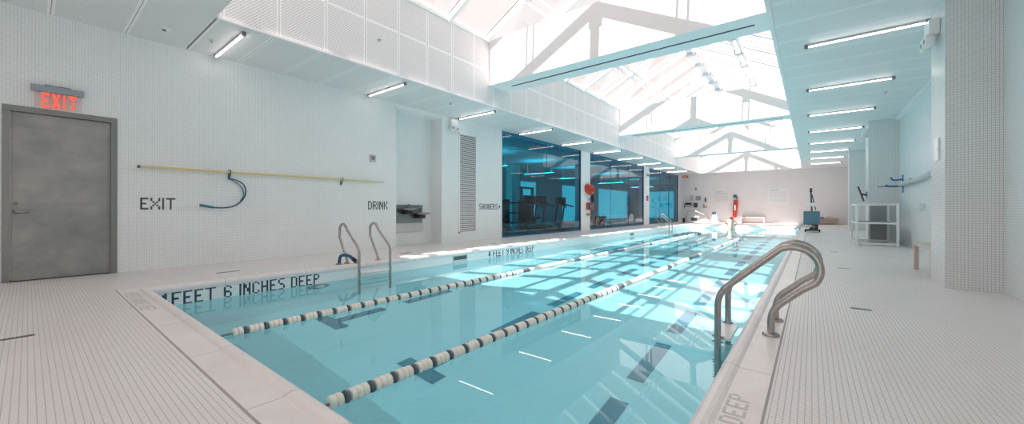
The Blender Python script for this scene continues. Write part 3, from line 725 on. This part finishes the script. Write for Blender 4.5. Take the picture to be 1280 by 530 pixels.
# ------------------------------------------------------------------ pillar gear
rb = thing('rescue_ring', 'bunched red rescue ring hung on the white pillar between blue windows', 'rescue ring', (XL,15.5,1.8))
b = MB()
for (dy, dz, r, tx) in ((-.1,.05,.20,.06),(.12,.0,.19,.14),(.02,-.02,.22,.10)):
    pts = [(XL+tx, 15.5+dy+r*math.cos(a)*.9, 1.80+dz+r*math.sin(a)*.8) for a in [2*PI*k/20 for k in range(21)]]
    b.tube(pts, .055, 8, False)
b.build('ring', M['red'], rb)
b = MB(); b.tube([(XL+.06, 15.5+.16*math.cos(a), 1.60+.14*math.sin(a)) for a in [PI+PI*k/10 for k in range(11)]], .022, 8); b.build('rope', M['whiteplastic'], rb)
b = MB(); b.tube([(XL+.01,15.5,2.1),(XL+.05,15.5,2.08)], .015, 8); b.build('peg', M['darksteel'], rb)
bg = thing('throw_bag', 'black strap pouch hanging below the red rescue ring', 'pouch', (XL,15.85,1.4))
b = MB(); b.tube(smooth([(XL+.07,15.84,1.58),(XL+.07,15.86,1.45),(XL+.07,15.86,1.30),(XL+.07,15.88,1.22)]), [.03]*15+[.05], 8) if False else b.tube([(XL+.07,15.84,1.58),(XL+.07,15.86,1.45),(XL+.07,15.86,1.30),(XL+.07,15.86,1.24)], [.03,.06,.06,.03], 8); b.build('pouch', M['black'], bg)
b = MB(); b.tube([(XL+.02,15.84,1.60),(XL+.07,15.84,1.58)], .012, 6); b.build('strap', M['darkgrey'], bg)
fa = thing('first_aid_case', 'red case with black and blue front on the white pillar', 'first aid case', (XL,15.6,1.1))
b = MB(); b.box(XL, XL+.14, 15.36, 15.86, .90, 1.22); b.build('case', M['red'], fa, bev=.03)
b = MB(); b.box(XL+.14, XL+.16, 15.36, 15.70, .93, 1.20); b.build('front_pocket', M['black'], fa, bev=.008)
b = MB(); b.box(XL+.16, XL+.168, 15.42, 15.64, 1.0, 1.12); b.build('badge', M['brightblue'], fa)
b = MB(); b.tube(fillet([(XL+.07,15.5,1.32),(XL+.07,15.5,1.40),(XL+.07,15.72,1.40),(XL+.07,15.72,1.32)], .03), .012, 8); b.build('handle', M['black'], fa)
os_ = thing('orange_strap', 'orange strap hanging low on the white pillar under the red case', 'strap', (XL,15.55,.68))
b = MB(); b.tube(smooth([(XL+.04,15.33,.70),(XL+.05,15.45,.66),(XL+.05,15.60,.69),(XL+.05,15.72,.63)]), .03, 8); b.build('webbing', M['orange'], os_)
b = MB(); b.box(XL, XL+.05, 15.50, 15.56, .66, .74); b.build('clip', M['darkgrey'], os_)
ca = thing('wall_camera', 'small dark camera high on the pillar between the second and third blue windows', 'camera', (XL,23.3,3.0))
b = MB(); b.box(XL, XL+.06, 23.22, 23.38, 2.95, 3.08); b.build('base', M['ltgrey'], ca)
b = MB(); b.lathe((XL+.06,23.3,3.0), [(.05,0),(.045,.04),(.02,.06),(0,.063)], (1,0,0), 14); b.build('dome', M['black'], ca)
ps = thing('pull_station', 'small red fire alarm box on the pillar before the last blue window', 'alarm', (XL,23.35,1.55))
b = MB(); b.box(XL, XL+.06, 23.24, 23.46, 1.45, 1.75); b.build('box', M['red'], ps, bev=.01)
b = MB(); b.box(XL+.06, XL+.075, 23.29, 23.41, 1.53, 1.57); b.build('handle', M['whiteplastic'], ps)

# ------------------------------------------------------------------ far wall
Y = YB
def panel_sign(name, label, cat, x0, x1, z0, z1, board, ink, rows, title=True):
    s = thing(name, label, cat, ((x0+x1)/2, Y, (z0+z1)/2))
    if board is not None:
        b = MB(); b.box(x0, x1, Y-.015, Y, z0, z1); b.build('board', board, s)
    b = MB(); h = z1-z0; w = x1-x0; f = Y-.0155 if board is not None else Y
    if title: b.box(x0+w*.12, x0+w*.55, f-.002, f, z1-h*.14, z1-h*.08)
    rnd = random.Random(len(label))
    for r in range(rows):
        zz = z1-h*(.22+.72*r/max(rows,1)); x = x0+w*.08
        if r % 4 == 3: continue
        while x < x0+w*.9:
            l = min(w*rnd.uniform(.05,.14), x0+w*.92-x); b.box(x, x+l, f-.002, f, zz-h*.018, zz); x += l+w*.02
    b.build('text_lines', ink, s); return s
panel_sign('rules_lettering', 'grey lines of small rules text on the far wall beside the red rescue tube', 'notice', -5.52, -4.55, 1.36, 2.27, None, M['faint'], 13)
panel_sign('rules_board', 'pale rules board with lines of text on the far wall above the benches', 'notice board', -2.28, -1.17, 1.28, 2.31, M['whiteplastic'], M['ltgrey'], 12)
panel_sign('framed_notice', 'small framed notice with grey border above the orange box', 'notice', -7.13, -6.85, 1.56, 1.95, M['tan'], M['whiteplastic'], 5, False)
panel_sign('framed_notice', 'small blue grey notice beside the framed notice on far wall', 'notice', -6.72, -6.36, 1.58, 1.91, M['grey'], M['whiteplastic'], 5, False)
ck = thing('wall_sensor', 'tiny grey sensor high on the far wall above the notices', 'sensor', (-6.69,Y,2.44))
b = MB(); b.box(-6.74, -6.64, Y-.06, Y, 2.35, 2.52); b.build('body', M['darksteel'], ck, bev=.01)
b = MB(); b.lathe((-6.69,Y-.06,2.42), [(.035,0),(.02,.015),(0,.018)], (0,-1,0), 12); b.build('lens', M['black'], ck)
sh = thing('dispenser_shelf', 'black topped orange box on the far wall beside blue window', 'dispenser', (-7.2,Y,1.2))
b = MB(); b.box(-7.36, -7.00, Y-.16, Y, 1.08, 1.26); b.build('box', M['tan'], sh, bev=.01)
b = MB(); b.box(-7.40, -6.98, Y-.20, Y, 1.27, 1.40); b.build('lid', M['black'], sh, bev=.01)
b = MB(); b.tube(fillet([(-7.42,Y-.08,1.30),(-7.47,Y-.08,1.24),(-7.47,Y-.08,1.05)], .04), .03, 8); b.build('hose', M['black'], sh)
bh = thing('black_holder', 'small black box on far wall next to the orange dispenser', 'holder', (-6.7,Y,1.24))
b = MB(); b.box(-6.83, -6.58, Y-.10, Y, 1.07, 1.40); b.build('box', M['black'], bh, bev=.015)
b = MB(); b.box(-6.78, -6.63, Y-.115, Y-.10, 1.15, 1.30); b.build('front_plate', M['darkgrey'], bh)
b = MB(); b.box(-7.0, -6.93, Y-.05, Y, 1.16, 1.25); tag(b.build('wall_switch', M['darkgrey'], None, bev=.01), 'tiny dark switch between the orange dispenser and black holder', 'switch')
ph = thing('emergency_phone', 'white wall phone with gold keypad on the far wall', 'phone', (-6.0,Y,1.15))
b = MB(); b.box(-6.19, -5.86, Y-.09, Y, .96, 1.36); b.build('housing', M['whiteplastic'], ph, bev=.015)
b = MB(); b.box(-6.09, -5.93, Y-.105, Y-.09, 1.02, 1.20); b.build('keypad', M['gold'], ph)
b = MB(); b.tube(fillet([(-6.13,Y-.12,1.02),(-6.13,Y-.15,1.05),(-6.13,Y-.15,1.25),(-6.13,Y-.12,1.28)], .03), .03, 8); b.build('handset', M['darkgrey'], ph)
ab = thing('alarm_bell', 'grey alarm device on the far wall above the white phone', 'alarm', (-6.0,Y,1.58))
b = MB(); b.box(-6.12, -5.92, Y-.06, Y, 1.42, 1.68); b.build('backbox', M['ltgrey'], ab, bev=.01)
b = MB(); b.box(-6.10, -6.0, Y-.10, Y-.06, 1.50, 1.78); b.build('strobe', M['darkgrey'], ab, bev=.01)
# red rescue tube
rt = thing('rescue_tube', 'red rescue tube hung upright on the far wall', 'rescue tube', (-4.13,Y-.1,1.1))
b = MB(); b.tube([(-4.20,Y-.17,.36),(-4.195,Y-.17,.42),(-4.15,Y-.17,1.0),(-4.11,Y-.17,1.52),(-4.10,Y-.17,1.58)], [.07,.13,.145,.13,.09], 14); b.build('foam_body', M['red'], rt)
b = MB(); b.box(-4.20, -4.10, Y-.322, Y-.31, .85, 1.22); b.build('logo_patch', M['whiteplastic'], rt)
b = MB(); b.tube(fillet([(-4.10,Y-.17,1.58),(-4.02,Y-.10,1.72),(-4.12,Y-.06,1.84)], .05), .025, 8); b.build('strap', M['darkgrey'], rt)
pg = thing('wall_peg', 'round navy peg on the far wall holding the red rescue tube', 'peg', (-4.17,Y,1.84))
b = MB(); b.lathe((-4.17,Y,1.84), [(.04,0),(.03,.03),(.03,.08)], (0,-1,0), 14); b.build('stem', M['darksteel'], pg)
b = MB(); b.lathe((-4.17,Y-.08,1.84), [(.06,0),(.12,.02),(.12,.06),(.06,.09),(0,.09)], (0,-1,0), 16); b.build('knob', M['blue'], pg)
# benches
def bench(label, x0, x1, y0, y1, h, mat):
    s = thing('bench', label, 'bench', ((x0+x1)/2,(y0+y1)/2,0))
    b = MB(); b.box(x0, x1, y0, y1, h-.05, h); b.build('seat', mat, s, bev=.006)
    if (x1-x0) > (y1-y0): L_ = [(x0+.0, x0+.07, y0, y1), (x1-.07, x1, y0, y1)]
    else: L_ = [(x0, x1, y0, y0+.07), (x0, x1, y1-.07, y1)]
    for q in L_:
        if (x1-x0) > (y1-y0): bx = [(q[0], q[1], y0, y0+.06), (q[0], q[1], y1-.06, y1)]
        else: bx = [(x0, x0+.05, q[2], q[3]), (x1-.05, x1, q[2], q[3])]
        for a in bx:
            b = MB(); b.box(a[0], a[1], a[2], a[3], 0, h-.05); b.build('leg', mat, s, bev=.005)
    b = MB()
    if (x1-x0) > (y1-y0): b.box(x0+.07, x1-.07, (y0+y1)/2-.01, (y0+y1)/2+.01, .10, h-.05)
    else: b.box((x0+x1)/2-.01, (x0+x1)/2+.01, y0+.07, y1-.07, h-.13, h-.05)
    b.build('apron', mat, s)
    return s
bench('low pale bench against the far wall beside the red rescue tube', -3.80, -2.43, 29.95, 30.42, .42, M['palebench'])
bench('low tan bench against the far wall behind the pool lift, towels on it', .30, 1.30, 29.95, 30.42, .42, M['tan'])
bench('tan bench along the white wall behind the big grey column', 1.26, 1.74, 7.48, 8.62, .42, M['tan'])
for (x, w, lab) in ((.50,.22,'crumpled white towel on the tan far bench, beside the pool lift'),(.80,.26,'folded white towel on the tan far bench, away from the lift')):
    b = MB()
    for k in range(5):
        b.lathe((x+.03*math.sin(k*2.1), 30.15+.05*math.cos(k*1.7), .42+.022*k), [(0,0),(w*.5-.015*k,0),(w*.52-.015*k,.012),(w*.46-.015*k,.022),(0,.022)], (0,0,1), 10)
    tag(b.build('towel', M['towel']), lab, 'towel', 'towels on the far bench')
# transfer steps with a bent rail
st = thing('transfer_steps', 'white pool steps with grey treads and bent rail by far wall', 'pool steps', (-6.2,28.6,0))
for i, (x0, x1, h) in enumerate(((-6.60,-6.15,.46),(-6.15,-5.75,.34),(-5.75,-5.42,.22))):
    b = MB(); b.box(x0, x1, 28.4, 29.1, 0, h); b.build('step_block', M['whiteplastic'], st, bev=.015)
    b = MB(); b.box(x0+.03, x1-.03, 28.43, 29.07, h, h+.02); b.build('tread', M['ltgrey'], st)
b = MB(); b.tube(fillet([(-6.85,28.45,0),(-6.85,28.45,.62),(-6.70,28.45,.86),(-6.35,28.45,.84),(-5.45,28.45,.42),(-5.45,28.45,0)], .14), .024, 10); b.build('rail', M['steel'], st)
b = MB(); b.box(-6.55, -6.18, 28.385, 28.40, .14, .36); b.build('storage_slot', M['darkgrey'], st)
b = MB(); b.lathe((-7.05,28.5,.0), [(0,0),(.09,0),(.08,.30),(0,.34)], (0,0,1), 10); tag(b.build('black_bag', M['black']), 'small black bag on the far deck beside white pool steps', 'bag')
# wet floor sign
wf = thing('floor_sign', 'white folding floor sign with blue marks on the far deck', 'sign', (-5.12,28.5,0))
for s, nm in ((-1,'front_panel'),(1,'rear_panel')):
    b = MB(); b.add([(-5.30,28.5+s*.20,0),(-4.94,28.5+s*.20,0),(-5.00,28.5+s*.02,.80),(-5.24,28.5+s*.02,.80),(-5.30,28.5+s*.215,0),(-4.94,28.5+s*.215,0),(-5.00,28.5+s*.035,.80),(-5.24,28.5+s*.035,.80)],
        [(0,1,2,3),(7,6,5,4),(0,4,5,1),(1,5,6,2),(2,6,7,3),(3,7,4,0)]); fp = b.build(nm, M['whiteplastic'], wf)
b = MB()
for x in (-5.19, -5.06): b.box(x-.05, x+.05, 28.40, 28.43, .60, .74)
b.build('blue_mark', M['brightblue'], wf)
# pool lift
pl = thing('pool_lift', 'pool lift with slate blue seat and tall mast on the far deck', 'pool lift', (0,20,0))
b = MB(); b.prismx([(19.72,.34),(19.80,.34),(19.76,.86),(19.70,.86)], -.26, .27); b.build('backrest', M['seatblue'], pl, bev=.03)
b = MB(); b.box(-.26, .22, 19.75, 20.25, .30, .36); b.build('seat', M['seatblue'], pl, bev=.02)
b = MB(); b.box(-.38, .12, 19.9, 20.3, .20, .245); b.tube([(-.40,20.0,.20),(-.58,20.1,.10)], .03, 8); b.build('footrest', M['ltgrey'], pl)
b = MB(); b.box(-.18, .24, 19.85, 20.50, .05, .10); b.build('base', M['black'], pl, bev=.015)
for (x, y) in ((-.20,19.9),(.26,19.9),(-.20,20.45),(.26,20.45)):
    b = MB(); b.lathe((x,y,.05), [(0,-.025),(.045,-.025),(.05,0),(.045,.025),(0,.025)], (1,0,0), 14); b.build('wheel', M['black'], pl)
b = MB(); b.bar((-.05,20.0,.10),(.16,20.15,.34),.08,.08); b.box(.08, .22, 20.05, 20.22, .10, .55); b.build('column', M['darkgrey'], pl, bev=.01)
b = MB(); b.tube([(.04,20.45,.1),(.0,20.35,1.1),(-.02,20.30,1.72)], .03, 8); b.tube([(.14,20.40,.9),(.02,20.32,1.55)], .018, 8); b.build('mast', M['darkgrey'], pl)
b = MB(); b.lathe((-.02,20.30,1.66), [(.02,0),(.05,.01),(.05,.05),(.03,.06),(.03,.10),(.045,.11),(.045,.15),(0,.17)], (0,0,1), 12); b.build('mast_cap', M['black'], pl)
b = MB(); b.box(-.14, .12, 20.26, 20.30, 1.06, 1.20); b.build('control_plate', M['whiteplastic'], pl, bev=.006)
b = MB(); b.tube(fillet([(.20,19.9,.50),(.34,20.0,.62),(.40,20.2,.56)], .06), .022, 8); b.build('armrest', M['darkgrey'], pl)

# ------------------------------------------------------------------ column side
rk = thing('kickboard_rack', 'white tube rack with a dark shelf against the second column', 'rack', (1.32,14.2,0))
rx0, rx1, ry0, ry1 = .905, 1.72, 13.4, 14.95
for x in (rx0, rx1-.05):
    for y in (ry0, ry1-.05):
        b = MB(); b.box(x, x+.05, y, y+.05, 0, 1.09); b.build('post', M['whiteplastic'], rk, bev=.006)
for z in (.03, .56, 1.04):
    for y in (ry0, ry1-.05):
        b = MB(); b.box(rx0+.05, rx1-.05, y+.003, y+.047, z, z+.045); b.build('cross_rail', M['whiteplastic'], rk)
    for x in (rx0, rx1-.05):
        b = MB(); b.box(x+.003, x+.047, ry0+.05, ry1-.05, z, z+.045); b.build('side_rail', M['whiteplastic'], rk)
b = MB(); b.box(rx0+.05, rx1-.05, ry0+.05, ry1-.05, .575, .60); b.build('shelf', M['darkgrey'], rk)
b = MB(); b.box(rx0+.42, rx1-.06, ry1-.045, ry1-.02, .075, 1.04); b.build('rear_panel', M['midgrey'], rk)
tv = thing('wall_monitor', 'thin dark monitor tilted out from the second column above white rack', 'monitor', (1.28,15.5,1.4))
b = MB(); b.bar((1.20,15.40,1.17),(1.085,15.40,1.60),.62,.035,(1,0,0)) if False else b.add(
    [(1.215,15.32,1.17),(1.215,15.62,1.17),(1.085,15.62,1.62),(1.085,15.32,1.62),(1.240,15.32,1.18),(1.240,15.62,1.18),(1.110,15.62,1.63),(1.110,15.32,1.63)],
    [(0,1,2,3),(7,6,5,4),(0,4,5,1),(1,5,6,2),(2,6,7,3),(3,7,4,0)])
b.build('screen', M['black'], tv, bev=.005)
b = MB(); b.tube([(1.17,15.4,1.39),(1.295,15.4,1.36)], .03, 8); b.box(1.28, 1.296, 15.3, 15.5, 1.28, 1.46); b.build('bracket', M['blue'], tv)
# rescue crook on brackets, right wall
rc = thing('reach_pole', 'flat grey reaching pole with a gentle curve along the white wall', 'pole', (XR-.05,13,1.6))
b = MB(); b.tube(smooth([(XR-.06,14.45,1.60),(XR-.06,13.6,1.60),(XR-.06,12.7,1.60),(XR-.06,11.9,1.62),(XR-.06,11.0,1.66)]), .055, 10); b.build('shaft', M['ltgrey'], rc)
b = MB(); b.box(XR-.10, XR-.02, 12.9, 13.0, 1.54, 1.67); b.build('joint', M['grey'], rc)
hb = thing('pole_bracket', 'blue forked bracket holding the end of the grey pole', 'bracket', (XR,14.5,1.62))
b = MB(); b.box(XR-.02, XR, 14.44, 14.50, 1.38, 1.86); b.build('plate', M['brightblue'], hb)
b = MB(); b.tube(fillet([(XR,14.47,1.74),(XR-.20,14.47,1.72),(XR-.24,14.47,1.80)], .03), .022, 8); b.tube(fillet([(XR,14.47,1.56),(XR-.30,14.47,1.56),(XR-.34,14.47,1.60)], .03), .026, 8); b.build('prong', M['brightblue'], hb)
b = MB(); b.tube([(XR-.30,14.49,1.56),(XR-.50,14.49,1.555)], .014, 8); b.build('tip', M['darksteel'], hb)
ap = thing('access_panel', 'small white square panel on the big grey column', 'panel', (1.245,7.06,1.66))
b = MB(); b.box(1.23, 1.245, 6.96, 7.16, 1.54, 1.82); b.build('cover', M['whiteplastic'], ap, bev=.003)
b = MB(); b.lathe((1.23,7.0,1.68), [(.01,0),(.008,.004),(0,.005)], (-1,0,0), 10); b.build('lock', M['ltgrey'], ap)

# ------------------------------------------------------------------ gym machines behind the blue glass
def treadmill(x, y, label):
    t_ = thing('treadmill', label, 'treadmill', (x,y,0), 'treadmills behind the blue glass')
    b = MB(); b.box(x-.9, x+.9, y-.38, y+.38, .04, .20); b.build('deck', M['black'], t_, bev=.03)
    b = MB(); b.box(x-.85, x+.7, y-.25, y+.25, .20, .21); b.build('belt', M['darkgrey'], t_)
    for s in (-.36, .36):
        b = MB(); b.tube(fillet([(x-.75,y+s,.15),(x-.60,y+s,1.20),(x-.05,y+s,1.05)], .12), .04, 10); b.build('upright', M['darkgrey'], t_)
    b = MB(); b.box(x-.72, x-.52, y-.40, y+.40, 1.15, 1.55); b.build('console', M['black'], t_, bev=.03)
for i, (x, y, l) in enumerate(((-9.6,14.2,'dark treadmill behind the first blue window, beside the white post'),(-9.6,15.2,'dark treadmill behind the first blue window, in the middle of three'),(-9.8,17.4,'dark treadmill behind first blue window, next to the turquoise post'))):
    treadmill(x, y, l)
mt = thing('weight_machine', 'tall dark weight machine behind the first blue window', 'gym machine', (-11.90,16.4,0))
for s in (-.5, .5):
    b = MB(); b.box(-11.95, -11.83, 16.4+s-.06, 16.4+s+.06, 0, 2.1); b.build('upright', M['darkgrey'], mt)
b = MB(); b.box(-11.96, -11.82, 15.84, 16.96, 2.0, 2.1); b.build('top_beam', M['darkgrey'], mt)
b = MB(); b.box(-12.02, -11.76, 16.2, 16.6, .1, 1.2); b.build('weight_stack', M['black'], mt, bev=.01)
b = MB(); b.box(-11.55, -11.15, 16.2, 16.6, .42, .52); b.box(-11.40, -11.30, 16.35, 16.45, 0, .42); b.build('seat', M['black'], mt, bev=.02)
bk = thing('exercise_bench', 'dark padded exercise bench behind the blue glass near the red gear pillar', 'gym bench', (-9.2,19.3,0))
b = MB(); b.box(-9.4, -9.0, 18.6, 20.0, .42, .54); b.build('pad', M['black'], bk, bev=.03)
for y in (18.8, 19.8):
    b = MB(); b.box(-9.35, -9.05, y-.04, y+.04, 0, .42); b.build('leg', M['darkgrey'], bk)
for i, (y, lab) in enumerate(((12.0,'added fill uplight inside the gym, behind the first blue window'),(15.5,'added fill uplight inside the gym, beside the white post'),(19.0,'added fill uplight inside the gym, before the turquoise post'),(24.0,'added fill uplight inside the gym, behind the second blue window'),(30.0,'added fill uplight inside the gym, behind the last blue window'))):
    g_ = thing('gym_fill_light', lab, 'ceiling light', (-10.5,y,3.3), 'added gym uplights')  # hung uplights added to brighten the gym ceiling and walls
    b = MB(); b.box(-11.4, -9.6, y-.08, y+.08, 2.62, 2.67); b.cyl((-11.2,y,2.67),(-11.2,y,3.3),.01,8); b.cyl((-9.8,y,2.67),(-9.8,y,3.3),.01,8); b.build('housing', M['ltgrey'], g_)
    b = MB(); b.box(-11.36, -9.64, y-.06, y+.06, 2.671, 2.678); b.build('diffuser', M['gymfill'], g_)
db = thing('dumbbell_rack', 'dark rack of weights behind first blue window near the louvred vent', 'weight rack', (-9.4,12.1,0))
for z in (.35, .75, 1.15):
    b = MB(); b.box(-9.6, -9.2, 11.56, 12.64, z, z+.05); b.build('shelf', M['black'], db)
for y in (11.5, 12.64):
    b = MB(); b.box(-9.6, -9.2, y, y+.06, 0, 1.3); b.build('side_panel', M['black'], db)

# ------------------------------------------------------------------ swimmer leaning on the far edge
def skin_body(name, verts, edges_, radii, mat, root=0, sub=2, parent=None):
    me = bpy.data.meshes.new(name); me.from_pydata(verts, edges_, []); me.materials.append(mat)
    o = bpy.data.objects.new(name, me); COL.objects.link(o)
    o.modifiers.new('skin', 'SKIN'); sv = me.skin_vertices[0].data
    for i, r in enumerate(radii): sv[i].radius = r if isinstance(r, tuple) else (r, r)
    sv[root].use_root = True
    o.modifiers['skin'].use_smooth_shade = True
    s = o.modifiers.new('sub', 'SUBSURF'); s.levels = sub; s.render_levels = sub
    dg = bpy.context.evaluated_depsgraph_get(); dg.update()
    me2 = bpy.data.meshes.new_from_object(o.evaluated_get(dg)); o.modifiers.clear(); o.data = me2
    for p_ in me2.polygons: p_.use_smooth = True
    if parent is not None: o.parent = parent
    return o
px, py = -3.70, 25.15
fl_ = fz(py)
vv, ee, rr = [], [], []
def nd(p, r, par=None):
    vv.append(p); rr.append(r)
    if par is not None: ee.append((par, len(vv)-1))
    return len(vv)-1
hip = nd((px,py+.02,-.50), (.165,.13))
wst = nd((px,py+.06,-.26), (.14,.105), hip)
che = nd((px,py+.16,.04), (.165,.12), wst)
shl = nd((px,py+.26,.26), (.16,.095), che)
nck = nd((px,py+.36,.335), .056, shl)
hed = nd((px,py+.44,.36), (.078,.085), nck)
crn = nd((px,py+.50,.385), (.066,.070), hed)
nose = nd((px,py+.53,.30), .022, hed)
for s in (-1, 1):
    sj = nd((px+s*.18,py+.27,.235), .062, shl)
    el = nd((px+s*.31,py+.50,.10), .044, sj)
    wr = nd((px+s*.17,py+.70,.044), .030, el)
    pm = nd((px+s*.11,py+.745,.034), (.036,.018), wr)
    for k, (dx, dy, ln) in enumerate(((-.03,.02,.8),(-.012,.03,1),(.006,.03,1.05),(.024,.025,.95))):
        f1 = nd((px+s*.085+dx*.6,py+.775+dy*.6,.032), .0095, pm); nd((px+s*.075+dx,py+.81+dy*ln,.018), .0085, f1)
    nd((px+s*.07,py+.735,.028), .010, pm)
    hj = nd((px+s*.095,py+.01,-.62), .095, hip)
    kn = nd((px+s*.11,py+.03,-1.02), .062, hj)
    an = nd((px+s*.11,py-.10,-1.40), .042, kn)
    nd((px+s*.12,py+.06,-1.48), (.042,.028), an)
per = skin_body('person', vv, ee, rr, M['skin'])
tag(per, 'swimmer in the water leaning both arms on the far pool edge', 'person')
b = MB(); b.lathe((px,py+.46,.385), [(.090,-.045),(.097,-.01),(.092,.03),(.07,.06),(.035,.078),(0,.083)], (0,-.25,1), 16); b.build('hair', M['hair'], None).parent = per
b = MB(); b.lathe((px,py+.01,-.70), [(.20,0),(.20,.12),(.178,.24),(.172,.24),(.18,.12),(.185,0)], (0,.05,1), 20)
for v_ in range(len(b.v)): b.v[v_] = (b.v[v_][0], py+(b.v[v_][1]-py)*.78, b.v[v_][2])
b.build('swim_trunks', M['trunks'], None).parent = per

# ------------------------------------------------------------------ water
b = MB(); b.add([(PX0,PY0,WZ),(PX1,PY0,WZ),(PX1,PY1,WZ),(PX0,PY1,WZ)], [(0,1,2,3)], True)
wa = b.build('pool_water', M['water'], None, fix=False)
tag(wa, 'clear still turquoise water filling the pool between the white decks', 'water', kind='stuff')
wa.cycles.is_caustics_caster = True
basin.cycles.is_caustics_receiver = True
for o in list(basin.children): o.cycles.is_caustics_receiver = True

# ------------------------------------------------------------------ light
sd = bpy.data.lights.new('sun', 'SUN'); sd.energy = 3.3; sd.angle = math.radians(.45); sd.color = (1, .925, .89); sd.cycles.is_caustics_light = True
so = bpy.data.objects.new('sun', sd); COL.objects.link(so)
so.rotation_euler = V((-.035, .81, -1)).to_track_quat('-Z', 'Y').to_euler(); so.location = (-3, -8, 14)
W = bpy.data.worlds.new('sky'); SC.world = W; W.use_nodes = True
bgn = W.node_tree.nodes['Background']; bgn.inputs[0].default_value = (1, .915, .90, 1); bgn.inputs[1].default_value = .315

# ------------------------------------------------------------------ camera
yaw, pit, rol = math.radians(38.1785), math.radians(.0522), math.radians(.0849)
F = V((-math.sin(yaw)*math.cos(pit), math.cos(yaw)*math.cos(pit), math.sin(pit))); Rt = V((math.cos(yaw), math.sin(yaw), 0)); U = Rt.cross(F)
R2 = Rt*math.cos(rol)+U*math.sin(rol); U2 = -Rt*math.sin(rol)+U*math.cos(rol)
cd = bpy.data.cameras.new('camera'); co = bpy.data.objects.new('camera', cd); COL.objects.link(co)
m4 = Matrix((R2, U2, -F)).transposed().to_4x4(); m4.translation = V((0,0,.93)); co.matrix_world = m4
cd.sensor_width = 36; cd.lens = 476.1*36/1280; cd.shift_y = -(265-260.82)/1280; cd.clip_start = .05; cd.clip_end = 300
SC.camera = co

SC.view_settings.view_transform = 'Standard'; SC.view_settings.look = 'None'; SC.view_settings.gamma = 1; SC.view_settings.exposure = 1.82
SC.view_settings.use_curve_mapping = False
cy = SC.cycles
cy.max_bounces = 32; cy.diffuse_bounces = 24; cy.glossy_bounces = 5; cy.transmission_bounces = 8; cy.transparent_max_bounces = 12
cy.caustics_reflective = True; cy.caustics_refractive = True
cy.sample_clamp_indirect = 10.0; cy.use_denoising = True
